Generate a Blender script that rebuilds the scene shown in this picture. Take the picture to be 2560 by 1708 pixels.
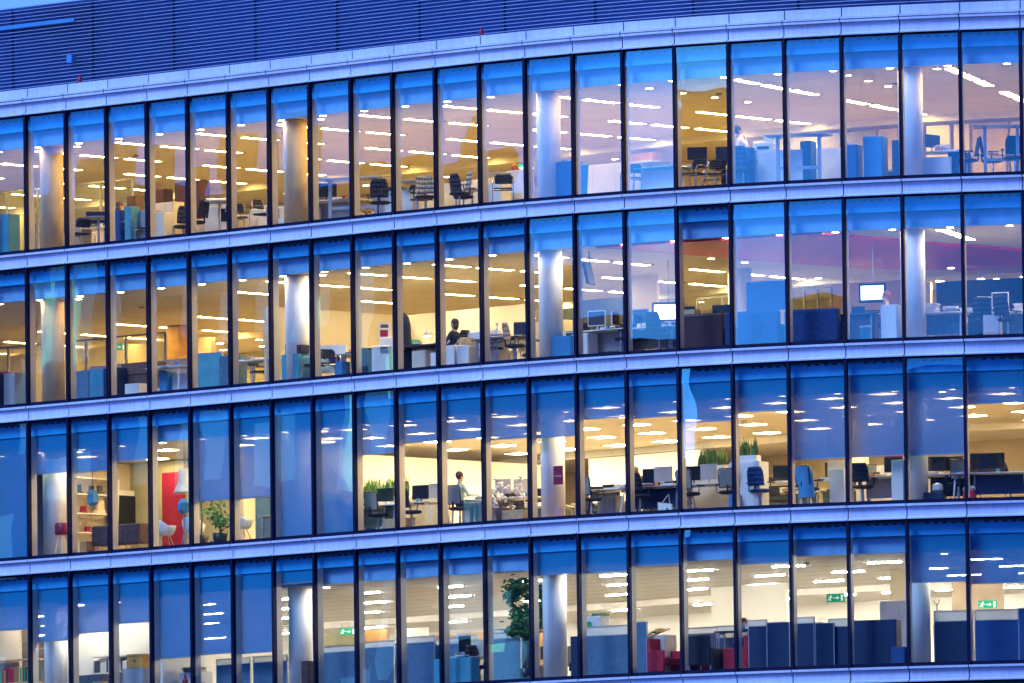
import bpy, bmesh, math, random
from mathutils import Vector, Matrix
random.seed(7)
R = math.radians
sc = bpy.context.scene
for o in list(bpy.data.objects): bpy.data.objects.remove(o)
COL = sc.collection

# ------------------------------------------------------------------ camera
CAMZ = 2.0
cam_d = bpy.data.cameras.new("camera"); cam = bpy.data.objects.new("camera", cam_d); COL.objects.link(cam)
cam_d.sensor_width = 36.0; cam_d.lens = 29964.0 / 2560 * 36.0
cam_d.clip_start = 5.0; cam_d.clip_end = 6000.0
PITCH, ROLL = R(4.6110), R(0.7094)
cam.matrix_world = Matrix.Translation((0, 0, CAMZ)) @ Matrix.Rotation(R(90) + PITCH, 4, 'X') @ Matrix.Rotation(-ROLL, 4, 'Z')
sc.camera = cam

# ------------------------------------------------------------------ world (dusk sky) and the last soft light of the day
SUN_AZ, SUN_EL = R(238), R(9)
world = bpy.data.worlds.new("World"); sc.world = world; world.use_nodes = True
wn, wl = world.node_tree.nodes, world.node_tree.links
wn.clear()
wo = wn.new('ShaderNodeOutputWorld'); bg = wn.new('ShaderNodeBackground')
sky = wn.new('ShaderNodeTexSky'); sky.sky_type = 'NISHITA'; sky.sun_disc = False
sky.sun_elevation = SUN_EL; sky.sun_rotation = SUN_AZ; sky.air_density = 1.0; sky.dust_density = 0.3; sky.ozone_density = 4.0
mixw = wn.new('ShaderNodeMix'); mixw.data_type = 'RGBA'; mixw.blend_type = 'MULTIPLY'; mixw.inputs[0].default_value = 1.0
mixw.inputs[7].default_value = (0.40, 0.58, 1.80, 1)
wl.new(sky.outputs[0], mixw.inputs[6]); wl.new(mixw.outputs[2], bg.inputs[0]); wl.new(bg.outputs[0], wo.inputs[0])
bg.inputs[1].default_value = 0.13
sun_d = bpy.data.lights.new("sun", 'SUN'); sun_d.energy = 1.5; sun_d.angle = R(25); sun_d.color = (0.42, 0.66, 1.0)
sun = bpy.data.objects.new("sun", sun_d); COL.objects.link(sun)
sdir = Vector((-0.78, -0.58, 0.90)).normalized()
sun.rotation_euler = sdir.to_track_quat('Z', 'Y').to_euler()

sc.view_settings.view_transform = 'Standard'; sc.view_settings.look = 'None'
sc.view_settings.exposure = 1.1; sc.view_settings.gamma = 1.0; sc.view_settings.use_curve_mapping = False
sc.render.engine = 'CYCLES'
cy = sc.cycles
cy.max_bounces = 7; cy.diffuse_bounces = 4; cy.glossy_bounces = 3; cy.transparent_max_bounces = 12; cy.transmission_bounces = 4
cy.caustics_reflective = False; cy.caustics_refractive = False; cy.sample_clamp_indirect = 6.0
cy.use_denoising = True
cy.use_light_tree = True

# ------------------------------------------------------------------ materials
MATS = {}
def mat(name, col=(0.5, 0.5, 0.5), rough=0.6, metal=0.0, var=0.08, scale=3.0, emit=None, estr=0.0, kind=None, spec=0.5, col2=None):
    if name in MATS: return MATS[name]
    m = bpy.data.materials.new(name); m.use_nodes = True
    n, l = m.node_tree.nodes, m.node_tree.links; n.clear()
    out = n.new('ShaderNodeOutputMaterial'); b = n.new('ShaderNodeBsdfPrincipled')
    b.inputs['Roughness'].default_value = rough; b.inputs['Metallic'].default_value = metal
    b.inputs['Specular IOR Level'].default_value = spec
    tc = n.new('ShaderNodeTexCoord'); nz = n.new('ShaderNodeTexNoise'); nz.inputs['Scale'].default_value = scale
    nz.inputs['Detail'].default_value = 4
    l.new(tc.outputs['Object'], nz.inputs['Vector'])
    rp = n.new('ShaderNodeValToRGB'); l.new(nz.outputs['Fac'], rp.inputs[0])
    lo = tuple(max(0, c * (1 - var)) for c in col); hi = tuple(min(1, c * (1 + var)) for c in (col2 or col))
    rp.color_ramp.elements[0].position = 0.35; rp.color_ramp.elements[1].position = 0.65
    rp.color_ramp.elements[0].color = (*lo, 1); rp.color_ramp.elements[1].color = (*hi, 1)
    l.new(rp.outputs[0], b.inputs['Base Color'])
    if emit:
        b.inputs['Emission Color'].default_value = (*emit, 1); b.inputs['Emission Strength'].default_value = estr
    if kind == 'streaks':
        mp = n.new('ShaderNodeMapping'); mp.inputs['Scale'].default_value = (5.0, 5.0, 0.5); l.new(tc.outputs['Object'], mp.inputs[0])
        n2 = n.new('ShaderNodeTexNoise'); n2.inputs['Scale'].default_value = 2.2; n2.inputs['Detail'].default_value = 6; l.new(mp.outputs[0], n2.inputs['Vector'])
        r2 = n.new('ShaderNodeValToRGB'); r2.color_ramp.elements[0].position = 0.30; r2.color_ramp.elements[1].position = 0.60
        r2.color_ramp.elements[0].color = (0.86, 0.86, 0.87, 1); r2.color_ramp.elements[1].color = (1, 1, 1, 1); l.new(n2.outputs['Fac'], r2.inputs[0])
        m3 = n.new('ShaderNodeMix'); m3.data_type = 'RGBA'; m3.blend_type = 'MULTIPLY'; m3.inputs[0].default_value = 1.0
        l.new(rp.outputs[0], m3.inputs[6]); l.new(r2.outputs[0], m3.inputs[7]); l.new(m3.outputs[2], b.inputs['Base Color'])
        l.new(n2.outputs['Fac'], b.inputs['Roughness'])
    if kind in ('tiles', 'ribs', 'planks'):
        mp = n.new('ShaderNodeMapping'); mp.inputs['Rotation'].default_value = (0, 0, R(45))
        l.new(tc.outputs['Object'], mp.inputs[0])
        br = n.new('ShaderNodeTexBrick'); l.new(mp.outputs[0], br.inputs['Vector'])
        br.inputs['Scale'].default_value = 1.0; br.inputs['Mortar Smooth'].default_value = 0.2
        if kind == 'tiles':
            br.offset = 0.0; br.inputs['Brick Width'].default_value = 1.5; br.inputs['Row Height'].default_value = 1.5; br.inputs['Mortar Size'].default_value = 0.012
        elif kind == 'ribs':
            br.offset = 0.3; br.inputs['Brick Width'].default_value = 12; br.inputs['Row Height'].default_value = 1.2; br.inputs['Mortar Size'].default_value = 0.045
        else:
            br.inputs['Brick Width'].default_value = 2.0; br.inputs['Row Height'].default_value = 0.15; br.inputs['Mortar Size'].default_value = 0.006
        mx = n.new('ShaderNodeMix'); mx.data_type = 'RGBA'; mx.blend_type = 'MIX'
        l.new(br.outputs['Fac'], mx.inputs[0]); l.new(rp.outputs[0], mx.inputs[6]); mx.inputs[7].default_value = (*[c * 0.55 for c in col], 1)
        l.new(mx.outputs[2], b.inputs['Base Color'])
    l.new(b.outputs[0], out.inputs[0]); MATS[name] = m; return m

def mat_glass():
    m = bpy.data.materials.new("coated_glass"); m.use_nodes = True
    n, l = m.node_tree.nodes, m.node_tree.links; n.clear()
    out = n.new('ShaderNodeOutputMaterial'); mx = n.new('ShaderNodeMixShader')
    t = n.new('ShaderNodeBsdfTransparent'); t.inputs[0].default_value = (0.93, 0.95, 0.90, 1)
    g = n.new('ShaderNodeBsdfGlossy'); g.inputs[0].default_value = (0.18, 0.82, 1.0, 1); g.inputs['Roughness'].default_value = 0.0
    tc = n.new('ShaderNodeTexCoord'); nz = n.new('ShaderNodeTexNoise'); nz.inputs['Scale'].default_value = 0.55; nz.inputs['Detail'].default_value = 1.0
    n3 = n.new('ShaderNodeTexNoise'); n3.inputs['Scale'].default_value = 0.8; n3.inputs['Detail'].default_value = 3; l.new(tc.outputs['Object'], n3.inputs['Vector'])
    oi = n.new('ShaderNodeObjectInfo'); mm = n.new('ShaderNodeMapRange'); mm.inputs[1].default_value = 0.0; mm.inputs[2].default_value = 1.0; mm.inputs[3].default_value = 0.075; mm.inputs[4].default_value = 0.165
    av = n.new('ShaderNodeMath'); av.operation = 'MULTIPLY_ADD'; av.inputs[1].default_value = 0.45; l.new(n3.outputs['Fac'], av.inputs[0])
    a2 = n.new('ShaderNodeMath'); a2.operation = 'MULTIPLY'; a2.inputs[1].default_value = 0.45; l.new(oi.outputs['Random'], a2.inputs[0]); l.new(a2.outputs[0], av.inputs[2])
    l.new(av.outputs[0], mm.inputs[0]); l.new(mm.outputs[0], mx.inputs[0])
    bp = n.new('ShaderNodeBump'); bp.inputs['Strength'].default_value = 0.010; bp.inputs['Distance'].default_value = 0.25
    l.new(tc.outputs['Object'], nz.inputs['Vector']); l.new(nz.outputs['Fac'], bp.inputs['Height']); l.new(bp.outputs[0], g.inputs['Normal'])
    mx.inputs[0].default_value = 0.108
    l.new(t.outputs[0], mx.inputs[1]); l.new(g.outputs[0], mx.inputs[2]); l.new(mx.outputs[0], out.inputs[0])
    return m
def mat_sheer(name, col, open_=0.2, trans=0.25, tcol=None):
    m = bpy.data.materials.new(name); m.use_nodes = True
    n, l = m.node_tree.nodes, m.node_tree.links; n.clear()
    out = n.new('ShaderNodeOutputMaterial'); mx = n.new('ShaderNodeMixShader'); mx2 = n.new('ShaderNodeMixShader')
    t = n.new('ShaderNodeBsdfTransparent'); d = n.new('ShaderNodeBsdfDiffuse'); tr = n.new('ShaderNodeBsdfTranslucent')
    tc = n.new('ShaderNodeTexCoord'); nz = n.new('ShaderNodeTexNoise'); nz.inputs['Scale'].default_value = 2.5
    rp = n.new('ShaderNodeValToRGB'); rp.color_ramp.elements[0].color = (*[c * 0.85 for c in col], 1); rp.color_ramp.elements[1].color = (*col, 1)
    l.new(tc.outputs['Object'], nz.inputs['Vector']); l.new(nz.outputs['Fac'], rp.inputs[0]); l.new(rp.outputs[0], d.inputs[0])
    tr.inputs[0].default_value = (*(tcol or col), 1)
    mx2.inputs[0].default_value = trans; l.new(d.outputs[0], mx2.inputs[1]); l.new(tr.outputs[0], mx2.inputs[2])
    mx.inputs[0].default_value = open_; l.new(mx2.outputs[0], mx.inputs[1]); l.new(t.outputs[0], mx.inputs[2])
    l.new(mx.outputs[0], out.inputs[0]); MATS[name] = m; return m

GLASS = mat_glass()
BLIND = mat_sheer('blind_fabric', (0.030, 0.34, 0.70), 0.19, 0.16, (0.45, 0.46, 0.50))
FROST = mat_sheer('frosted_panel', (0.75, 0.80, 0.82), 0.25, 0.5)
CLEAR = mat_sheer('partition_glass', (0.55, 0.60, 0.58), 0.86, 0.3)
mat('cladding', (0.62, 0.66, 0.80), 0.45, 0.0, 0.08, 0.5, kind='streaks')
mat('joint_dark', (0.03, 0.03, 0.04), 0.7)
mat('mullion_black', (0.003, 0.005, 0.03), 0.6, 0, spec=0.15)
mat('jamb_beige', (0.62, 0.56, 0.47), 0.5, 0, 0.04)
mat('louvre_back', (0.003, 0.034, 0.14), 0.6, 0, 0.5, 0.12)
mat('louvre_blade', (0.46, 0.56, 0.78), 0.35, 0.3)
mat('bulkhead_sky_tint', (0.22, 0.50, 0.80), 0.7)  # reflected sky is put into the blue of bulkhead and cassette
mat('cassette_sky_tint', (0.03, 0.46, 0.92), 0.6)
mat('dash_dark', (0.05, 0.06, 0.08), 0.6)
mat('ceiling_white', (0.74, 0.68, 0.58), 0.8, 0, 0.03, 0.4, kind='tiles')
mat('ceiling_ribbed', (0.80, 0.80, 0.78), 0.6, 0, 0.03, 0.4, kind='ribs')
mat('carpet', (0.34, 0.29, 0.23), 0.95, 0, 0.2, 6)
mat('wall_cream', (0.66, 0.57, 0.42), 0.85, 0, 0.04, 0.6)
mat('wall_white', (0.82, 0.80, 0.76), 0.8, 0, 0.03, 0.6)
mat('wall_grey', (0.38, 0.36, 0.36), 0.8)
mat('wall_tan', (0.52, 0.40, 0.30), 0.8)
mat('wall_dark', (0.07, 0.09, 0.11), 0.6)
mat('wall_olive', (0.40, 0.38, 0.24), 0.8)
mat('wood_orange', (0.62, 0.33, 0.10), 0.5, 0, 0.15, 4, kind='planks')
mat('wood_dark', (0.10, 0.055, 0.04), 0.45, 0, 0.3, 5)
mat('maroon', (0.05, 0.012, 0.016), 0.5, 0, 0.2)
mat('plaster_white', (0.80, 0.78, 0.75), 0.7, 0, 0.03)
mat('plaster_lamplit', (0.70, 0.52, 0.30), 0.85, 0, 0.05)  # white plaster with warm lamplight put into its colour
mat('lamp_amber', (1, 1, 1), 0.5, emit=(1.0, 0.58, 0.14), estr=60)
mat('red_soffit', (0.92, 0.015, 0.16), 0.35, 0, 0.1)
mat('white_lam', (0.78, 0.76, 0.72), 0.4, 0, 0.03)
mat('grey_lam', (0.36, 0.36, 0.38), 0.5)
mat('cream_lam', (0.70, 0.62, 0.48), 0.5)
mat('blue_lam', (0.012, 0.07, 0.25), 0.5, 0, 0.1)
mat('navy_lam', (0.004, 0.025, 0.085), 0.5, 0, 0.1)
mat('sky_lam', (0.05, 0.26, 0.52), 0.5, 0, 0.06)
mat('teal_lam', (0.08, 0.34, 0.45), 0.5, 0, 0.1)
mat('chrome', (0.45, 0.45, 0.47), 0.25, 0.9)
mat('metal_grey', (0.40, 0.41, 0.44), 0.4, 0.5)
mat('black_fabric', (0.018, 0.02, 0.03), 0.85, 0, 0.3, 20)
mat('black_plastic', (0.015, 0.016, 0.02), 0.35)
mat('screen_black', (0.01, 0.012, 0.016), 0.15)
mat('grey_mesh', (0.30, 0.28, 0.26), 0.8)
mat('white_shell', (0.75, 0.77, 0.75), 0.3)
mat('wood_light', (0.55, 0.38, 0.20), 0.5, 0, 0.15, 8)
mat('red_fabric', (0.50, 0.02, 0.05), 0.8, 0, 0.15, 12)
mat('red_paint', (0.28, 0.008, 0.035), 0.4)
mat('blue_fabric', (0.012, 0.05, 0.18), 0.85, 0, 0.2, 10)
mat('screen_blue', (0.10, 0.19, 0.29), 0.85, 0, 0.12, 6)
mat('brown_fabric', (0.13, 0.07, 0.05), 0.8, 0, 0.2, 8)
mat('orange_card', (0.70, 0.33, 0.06), 0.7, 0, 0.1)
mat('white_card', (0.80, 0.78, 0.74), 0.8)
mat('paper', (0.82, 0.80, 0.76), 0.8, 0, 0.1, 30)
mat('green_card', (0.05, 0.35, 0.12), 0.6)
mat('purple_card', (0.28, 0.12, 0.45), 0.6, 0, 0.4, 1.5)
mat('leaf', (0.06, 0.16, 0.035), 0.5, 0, 0.5, 9, col2=(0.12, 0.26, 0.05))
mat('leaf_dark', (0.04, 0.12, 0.035), 0.5, 0, 0.5, 9, col2=(0.09, 0.24, 0.06))
mat('bark', (0.10, 0.07, 0.05), 0.9)
mat('petal', (0.85, 0.82, 0.80), 0.7)
mat('skin', (0.55, 0.34, 0.25), 0.6, 0, 0.05)
mat('hair_brown', (0.07, 0.035, 0.02), 0.7)
mat('hair_red', (0.45, 0.10, 0.05), 0.7)
mat('hair_fair', (0.35, 0.20, 0.09), 0.7)
mat('hair_dark', (0.015, 0.012, 0.012), 0.7)
mat('eye', (0.02, 0.02, 0.02), 0.3)
mat('shirt_white', (0.75, 0.76, 0.80), 0.8)
mat('shirt_sage', (0.42, 0.50, 0.38), 0.8)
mat('shirt_pink', (0.62, 0.35, 0.32), 0.8)
mat('trousers_dark', (0.02, 0.025, 0.05), 0.85)
mat('brick_far', (0.04, 0.075, 0.11), 0.7, 0, 0.45, 0.06)
mat('asphalt', (0.05, 0.05, 0.052), 0.9, 0, 0.3, 0.3)
mat('exit_green', (0.0, 0.28, 0.13), 0.4, emit=(0.0, 0.42, 0.20), estr=0.25)
mat('exit_white', (0.8, 0.9, 0.85), 0.4, emit=(0.8, 1, 0.9), estr=0.35)
mat('tv_image', (0.5, 0.8, 0.85), 0.3, emit=(0.55, 0.88, 0.92), estr=1.4, var=0.5, scale=2.0)
mat('tv_white', (0.9, 0.9, 0.9), 0.3, emit=(0.9, 1.0, 1.0), estr=1.5)
mat('tv_mark', (0.2, 0.5, 0.6), 0.3, emit=(0.15, 0.5, 0.6), estr=0.9)
mat('bulb', (1, 0.9, 0.7), 0.4, emit=(1.0, 0.78, 0.45), estr=14)
mat('red_lamp', (0.45, 0.02, 0.03), 0.3)
mat('lamp_warm', (1, 1, 1), 0.5, emit=(1.0, 0.69, 0.22), estr=24)
mat('lamp_mid', (1, 1, 1), 0.5, emit=(1.0, 0.76, 0.34), estr=28)
mat('lamp_panel', (1, 1, 1), 0.5, emit=(1.0, 0.74, 0.38), estr=25)
mat('lamp_cool', (1, 1, 1), 0.5, emit=(1.0, 0.93, 0.80), estr=150)
mat('lamp_down', (1, 1, 1), 0.5, emit=(1.0, 0.72, 0.38), estr=38)
mat('lamp_fill', (1, 1, 1), 0.5, emit=(1.0, 0.66, 0.26), estr=170)  # fill lamps, added to brighten the second storey
mat('lamp_bright', (1, 1, 1), 0.5, emit=(1.0, 0.80, 0.46), estr=34)
mat('lit_window', (1, 1, 1), 0.5, emit=(0.95, 0.90, 0.70), estr=0.26)
mat('lit_window_warm', (1, 1, 1), 0.5, emit=(1.0, 0.85, 0.55), estr=0.35)
M = MATS

# ------------------------------------------------------------------ facade plan: 1.5 m bays, straight at left, bending to the right
W = 1.5; NF = 3.9593; Z1 = 27.281 + CAMZ; BH = 0.374; CEIL = 2.80
ANG = [44.08, 44.25, 44.44, 44.66, 44.93, 45.22, 45.43, 45.43, 45.05, 44.14, 42.63, 40.52, 37.92, 34.99, 31.85, 28.6, 25.31, 21.99, 18.66, 15.34, 12.01]
PRE, POST = 14, 6
A = [R(ANG[0])] * PRE + [R(a) for a in ANG] + [R(ANG[-1])] * POST
x0, y0 = -12.5532, 307.9787
x, y = x0, y0
for _ in range(PRE): x -= W * math.cos(A[0]); y += W * math.sin(A[0])
V = [(x, y)]
for a in A: x += W * math.cos(a); y -= W * math.sin(a); V.append((x, y))
NV = []
for i in range(len(V)):
    aa = [A[j] for j in (i - 1, i) if 0 <= j < len(A)]; m_ = sum(aa) / len(aa); NV.append((math.sin(m_), math.cos(m_)))
def F(s, d):
    i = max(0, min(len(V) - 2, int(math.floor(s + PRE)))); t = s + PRE - i
    return ((1 - t) * (V[i][0] + d * NV[i][0]) + t * (V[i + 1][0] + d * NV[i + 1][0]),
            (1 - t) * (V[i][1] + d * NV[i][1]) + t * (V[i + 1][1] + d * NV[i + 1][1]))
def yaw(s):
    i = max(0, min(len(A) - 1, int(math.floor(s + PRE)))); return -A[i]
def FL(row): return Z1 - (row - 1) * NF
def project(X, Y, Z):
    c, s = math.cos(PITCH), math.sin(PITCH); Zc = Z - CAMZ
    d = Y * c + Zc * s; u = -Y * s + Zc * c; px = X / d * 29964; py = u / d * 29964
    cr, sr = math.cos(ROLL), math.sin(ROLL)
    return 1280 + px * cr - py * sr, 854 - (px * sr + py * cr)
def pane_of(X, Y):                       # through which bay the camera sees a point
    for i in range(len(V) - 1):
        a, b = V[i], V[i + 1]
        if a[0] / a[1] <= X / Y < b[0] / b[1]: return i - PRE
    return None

# ------------------------------------------------------------------ mesh helpers
def link(o, parent=None):
    COL.objects.link(o)
    if parent is not None: o.parent = parent
    return o
class MB:
    def __init__(s): s.v = []; s.f = []; s.mi = []; s.m = []
    def mi_(s, m):
        m = M[m] if isinstance(m, str) else m
        if m not in s.m: s.m.append(m)
        return s.m.index(m)
    def face(s, pts, m):
        b = len(s.v); s.v += [tuple(p) for p in pts]; s.f.append(tuple(range(b, b + len(pts)))); s.mi.append(s.mi_(m)); return s
    def hexa(s, p, m):                   # p: 4 bottom, 4 top, same order (ccw from above)
        b = len(s.v); s.v += [tuple(q) for q in p]; k = s.mi_(m)
        for q in ((3, 2, 1, 0), (4, 5, 6, 7), (0, 1, 5, 4), (1, 2, 6, 5), (2, 3, 7, 6), (3, 0, 4, 7)):
            s.f.append(tuple(b + j for j in q)); s.mi.append(k)
        return s
    def box(s, x0, x1, y0, y1, z0, z1, m, T=None):
        p = [(x0, y0, z0), (x1, y0, z0), (x1, y1, z0), (x0, y1, z0), (x0, y0, z1), (x1, y0, z1), (x1, y1, z1), (x0, y1, z1)]
        if T is not None: p = [tuple(T @ Vector(q)) for q in p]
        return s.hexa(p, m)
    def fbox(s, s0, s1, d0, d1, z0, z1, m, gap=0.0):
        # follows the facade line, cut at the bays
        cuts = [s0] + [k for k in range(math.ceil(s0 + 1e-6), math.floor(s1 - 1e-6) + 1)] + [s1]
        for a, b in zip(cuts[:-1], cuts[1:]):
            if b - a < 1e-4: continue
            a_, b_ = a + gap / W / 2, b - gap / W / 2
            q = [F(a_, d0), F(b_ - 1e-6, d0), F(b_ - 1e-6, d1), F(a_, d1)]
            s.hexa([(*c, z0) for c in q] + [(*c, z1) for c in q], m)
        return s
    def tube(s, pts, r, m, n=6, r2=None):
        pts = [Vector(p) for p in pts]; rings = []; k = s.mi_(m)
        for i, p in enumerate(pts):
            t = (pts[min(i + 1, len(pts) - 1)] - pts[max(i - 1, 0)]).normalized()
            u = t.orthogonal().normalized() if i == 0 else (pu - t * pu.dot(t)).normalized()
            pu = u; w = t.cross(u); rr = r + (r2 - r) * i / max(1, len(pts) - 1) if r2 is not None else r
            b = len(s.v)
            for j in range(n):
                a = 2 * math.pi * j / n; s.v.append(tuple(p + (u * math.cos(a) + w * math.sin(a)) * rr))
            rings.append(b)
        for a, b in zip(rings[:-1], rings[1:]):
            for j in range(n): s.f.append((a + j, a + (j + 1) % n, b + (j + 1) % n, b + j)); s.mi.append(k)
        s.f.append(tuple(rings[0] + j for j in reversed(range(n)))); s.mi.append(k)
        s.f.append(tuple(rings[-1] + j for j in range(n))); s.mi.append(k)
        return s
    def lathe(s, prof, m, c=(0, 0, 0), n=14, sx=1, sy=1):
        k = s.mi_(m); rings = []
        for r, z in prof:
            b = len(s.v)
            for j in range(n):
                a = 2 * math.pi * j / n; s.v.append((c[0] + r * sx * math.cos(a), c[1] + r * sy * math.sin(a), c[2] + z))
            rings.append(b)
        for a, b in zip(rings[:-1], rings[1:]):
            for j in range(n): s.f.append((a + j, a + (j + 1) % n, b + (j + 1) % n, b + j)); s.mi.append(k)
        s.f.append(tuple(rings[0] + j for j in reversed(range(n)))); s.mi.append(k)
        s.f.append(tuple(rings[-1] + j for j in range(n))); s.mi.append(k)
        return s
    def build(s, name, parent=None, smooth=False, loc=None, rotz=0, bevel=0):
        me = bpy.data.meshes.new(name); me.from_pydata(s.v, [], s.f)
        for m in s.m: me.materials.append(m)
        me.polygons.foreach_set('material_index', s.mi)
        if smooth: me.polygons.foreach_set('use_smooth', [True] * len(me.polygons))
        me.update(); o = bpy.data.objects.new(name, me); link(o, parent)
        if loc is not None: o.location = loc; o.rotation_euler.z = rotz
        if bevel:
            b = o.modifiers.new('bevel', 'BEVEL'); b.width = bevel; b.segments = 2; b.limit_method = 'ANGLE'
        return o

TH = []
def tag(o, desc, cat, group=None, kind=None):
    if desc: o['label'] = desc
    if cat: o['category'] = cat
    if group: o['group'] = group
    if kind: o['kind'] = kind
    return o
# survey corrections: where along the facade (in bays) the furniture rows really stand
SURVEY = {1: [(-20, -20), (17.4, 17.4), (18.25, 17.95), (18.62, 18.38), (19.42, 19.28), (19.75, 19.42), (20.62, 19.93), (21.0, 20.33), (21.15, 20.55), (21.4, 20.78), (25, 24.4)],
          2: [(-20, -20), (5.6, 5.6), (6.7, 6.35), (7.0, 6.75), (7.4, 6.9), (7.6, 7.15), (8.0, 7.95), (9.5, 9.4), (10.95, 10.6), (11.62, 11.21), (12.45, 12.37), (13.0, 12.86), (13.72, 13.46), (14.1, 13.71), (14.72, 14.27), (15.15, 14.62), (15.95, 15.13), (16.75, 16.0), (17, 16.12), (18.03, 17.22), (18.6, 17.95), (19.08, 18.43), (19.2, 18.6), (19.55, 19.25), (19.72, 19.48), (20.15, 19.85), (20.62, 20.2), (21.05, 20.39), (21.5, 20.8), (25, 24.3)],
          3: [(-20, -20), (6.0, 6.0), (7.0, 6.6), (8.1, 7.35), (9.28, 8.64), (10.3, 9.85), (11.35, 10.91), (12.2, 12.3), (13.0, 12.9), (13.85, 13.65), (14.1, 13.84), (14.5, 14.18), (15.15, 14.75), (15.5, 15.09), (16.0, 15.61), (16.75, 15.93), (17.1, 16.15), (17.75, 17.06), (18.3, 17.3), (18.85, 18.05), (19.5, 18.47), (20.1, 19.25), (20.62, 19.72), (21.15, 20.03), (21.5, 20.28), (21.8, 20.5), (25, 23.7)],
          4: [(-20, -20), (6.8, 6.8), (7.15, 6.95), (8.05, 7.86), (8.95, 8.85), (9.8, 9.39), (10.15, 9.82), (10.55, 10.2), (11.35, 10.78), (11.72, 11.45), (12.5, 12.4), (12.72, 12.5), (13.25, 12.6), (13.45, 13.1), (14.22, 13.75), (14.55, 13.92), (14.92, 14.25), (15.25, 14.45), (15.72, 15.09), (16.0, 15.2), (16.35, 15.5), (16.72, 16.1), (17.15, 16.5), (17.6, 16.96), (17.75, 17.1), (18.15, 17.35), (18.5, 17.6), (18.95, 18.27), (19.45, 18.7), (20.02, 19.32), (20.42, 19.62), (21.15, 20.36), (21.75, 20.95), (25, 24.2)]}
def fix(row, s):
    T = SURVEY[row]
    for (a, b), (c, d) in zip(T[:-1], T[1:]):
        if a <= s <= c: return b + (d - b) * (s - a) / (c - a)
    return s
def thing(name, desc, cat, row, s, d, rot=0, group=None, z=0.0):
    s = fix(row, s)
    o = bpy.data.objects.new(name, None); o.empty_display_size = 0.2; link(o)
    X, Y = F(s, d); o.location = (X, Y, FL(row) + z); o.rotation_euler.z = yaw(s) + R(rot)
    o['category'] = cat
    if group: o['group'] = group
    TH.append((o, desc, row)); return o
def copy_tree(o, parent=None):
    c = o.copy(); COL.objects.link(c)
    if parent is not None: c.parent = parent
    for ch in o.children: copy_tree(ch, c)
    return c

# ------------------------------------------------------------------ ground and the far side of the street (seen in the glass)
g = MB(); g.face([(-900, -600, 0), (900, -600, 0), (900, 1500, 0), (-900, 1500, 0)], 'asphalt')
tag(g.build('ground'), None, None, kind='structure')

def far_block(x0, x1, y0, y1, h, label, roof=(), lit=()):
    o = bpy.data.objects.new('office_block', None); link(o); o.location = ((x0 + x1) / 2, (y0 + y1) / 2, 0)
    tag(o, label, 'building')
    hx, hy = (x1 - x0) / 2, (y1 - y0) / 2
    MB().box(-hx, hx, -hy, hy, 0, h, 'brick_far').build('wall', o)
    if roof:
        for (a, b, c, e, z) in roof: MB().box(a, b, c, e, h, h + z, 'brick_far').build('roof_plant', o)
    for (face, a, b, z0, z1, m) in lit:
        w = MB()
        if face == 'E': w.box(hx, hx + 0.05, a, b, z0, z1, m)
        else: w.box(a, b, hy, hy + 0.05, z0, z1, m)
        w.build('window', o)
rl = random.Random(3)
litA = []
for k in range(26):
    a = rl.uniform(-15.5, -4); z = rl.uniform(24, 40); litA.append(('E', a, a + rl.uniform(0.3, 0.9), z, z + rl.uniform(1.0, 4.0), rl.choice(['lit_window', 'lit_window', 'lit_window_warm'])))
far_block(-190, -163, 299, 331, 44.9, 'dark office block facing the glazed wall, tallest of the blocks across the street',
          roof=((8, 13, -15, -11.5, 1.0), (8, 13, -9.6, -8.7, 2.3), (8, 13, -8.2, -6.6, 1.4), (6, 12.5, 1, 6, 1.2)), lit=litA)
litB = [('E', rl.uniform(-12, 12), 0, rl.uniform(24, 38), 0, 'lit_window') for _ in range(0)]
for k in range(14):
    a = rl.uniform(-14, 12); z = rl.uniform(25, 36); litB.append(('E', a, a + rl.uniform(0.8, 2.2), z, z + rl.uniform(0.4, 2.6), rl.choice(['lit_window', 'lit_window_warm'])))
far_block(-196, -166, 262, 296, 45.6, 'dark block beside the tallest one across the street', roof=((2, 12, -10, 4, 2.2),), lit=litB)
far_block(-190, -150, 196, 258, 37.6, 'long low dark block across the street from the curved corner', roof=((6, 18, -20, -8, 1.6), (4, 16, 6, 18, 2.6)))
far_block(-150, -85, 135, 190, 37.8, 'square dark block opposite the right part of the glazed wall', roof=((-6, 12, -6, 8, 1.2),))
far_block(-82, -32, 78, 130, 38.6, 'dark block nearest the camera, left of the view', roof=((-8, 10, -4, 10, 1.6),))

far_block(-430, -390, -120, 460, 50, 'long dark row of blocks beyond the others, on the far left')
far_block(-390, -30, -260, -225, 56, 'long dark row of blocks far behind the camera')

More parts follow.
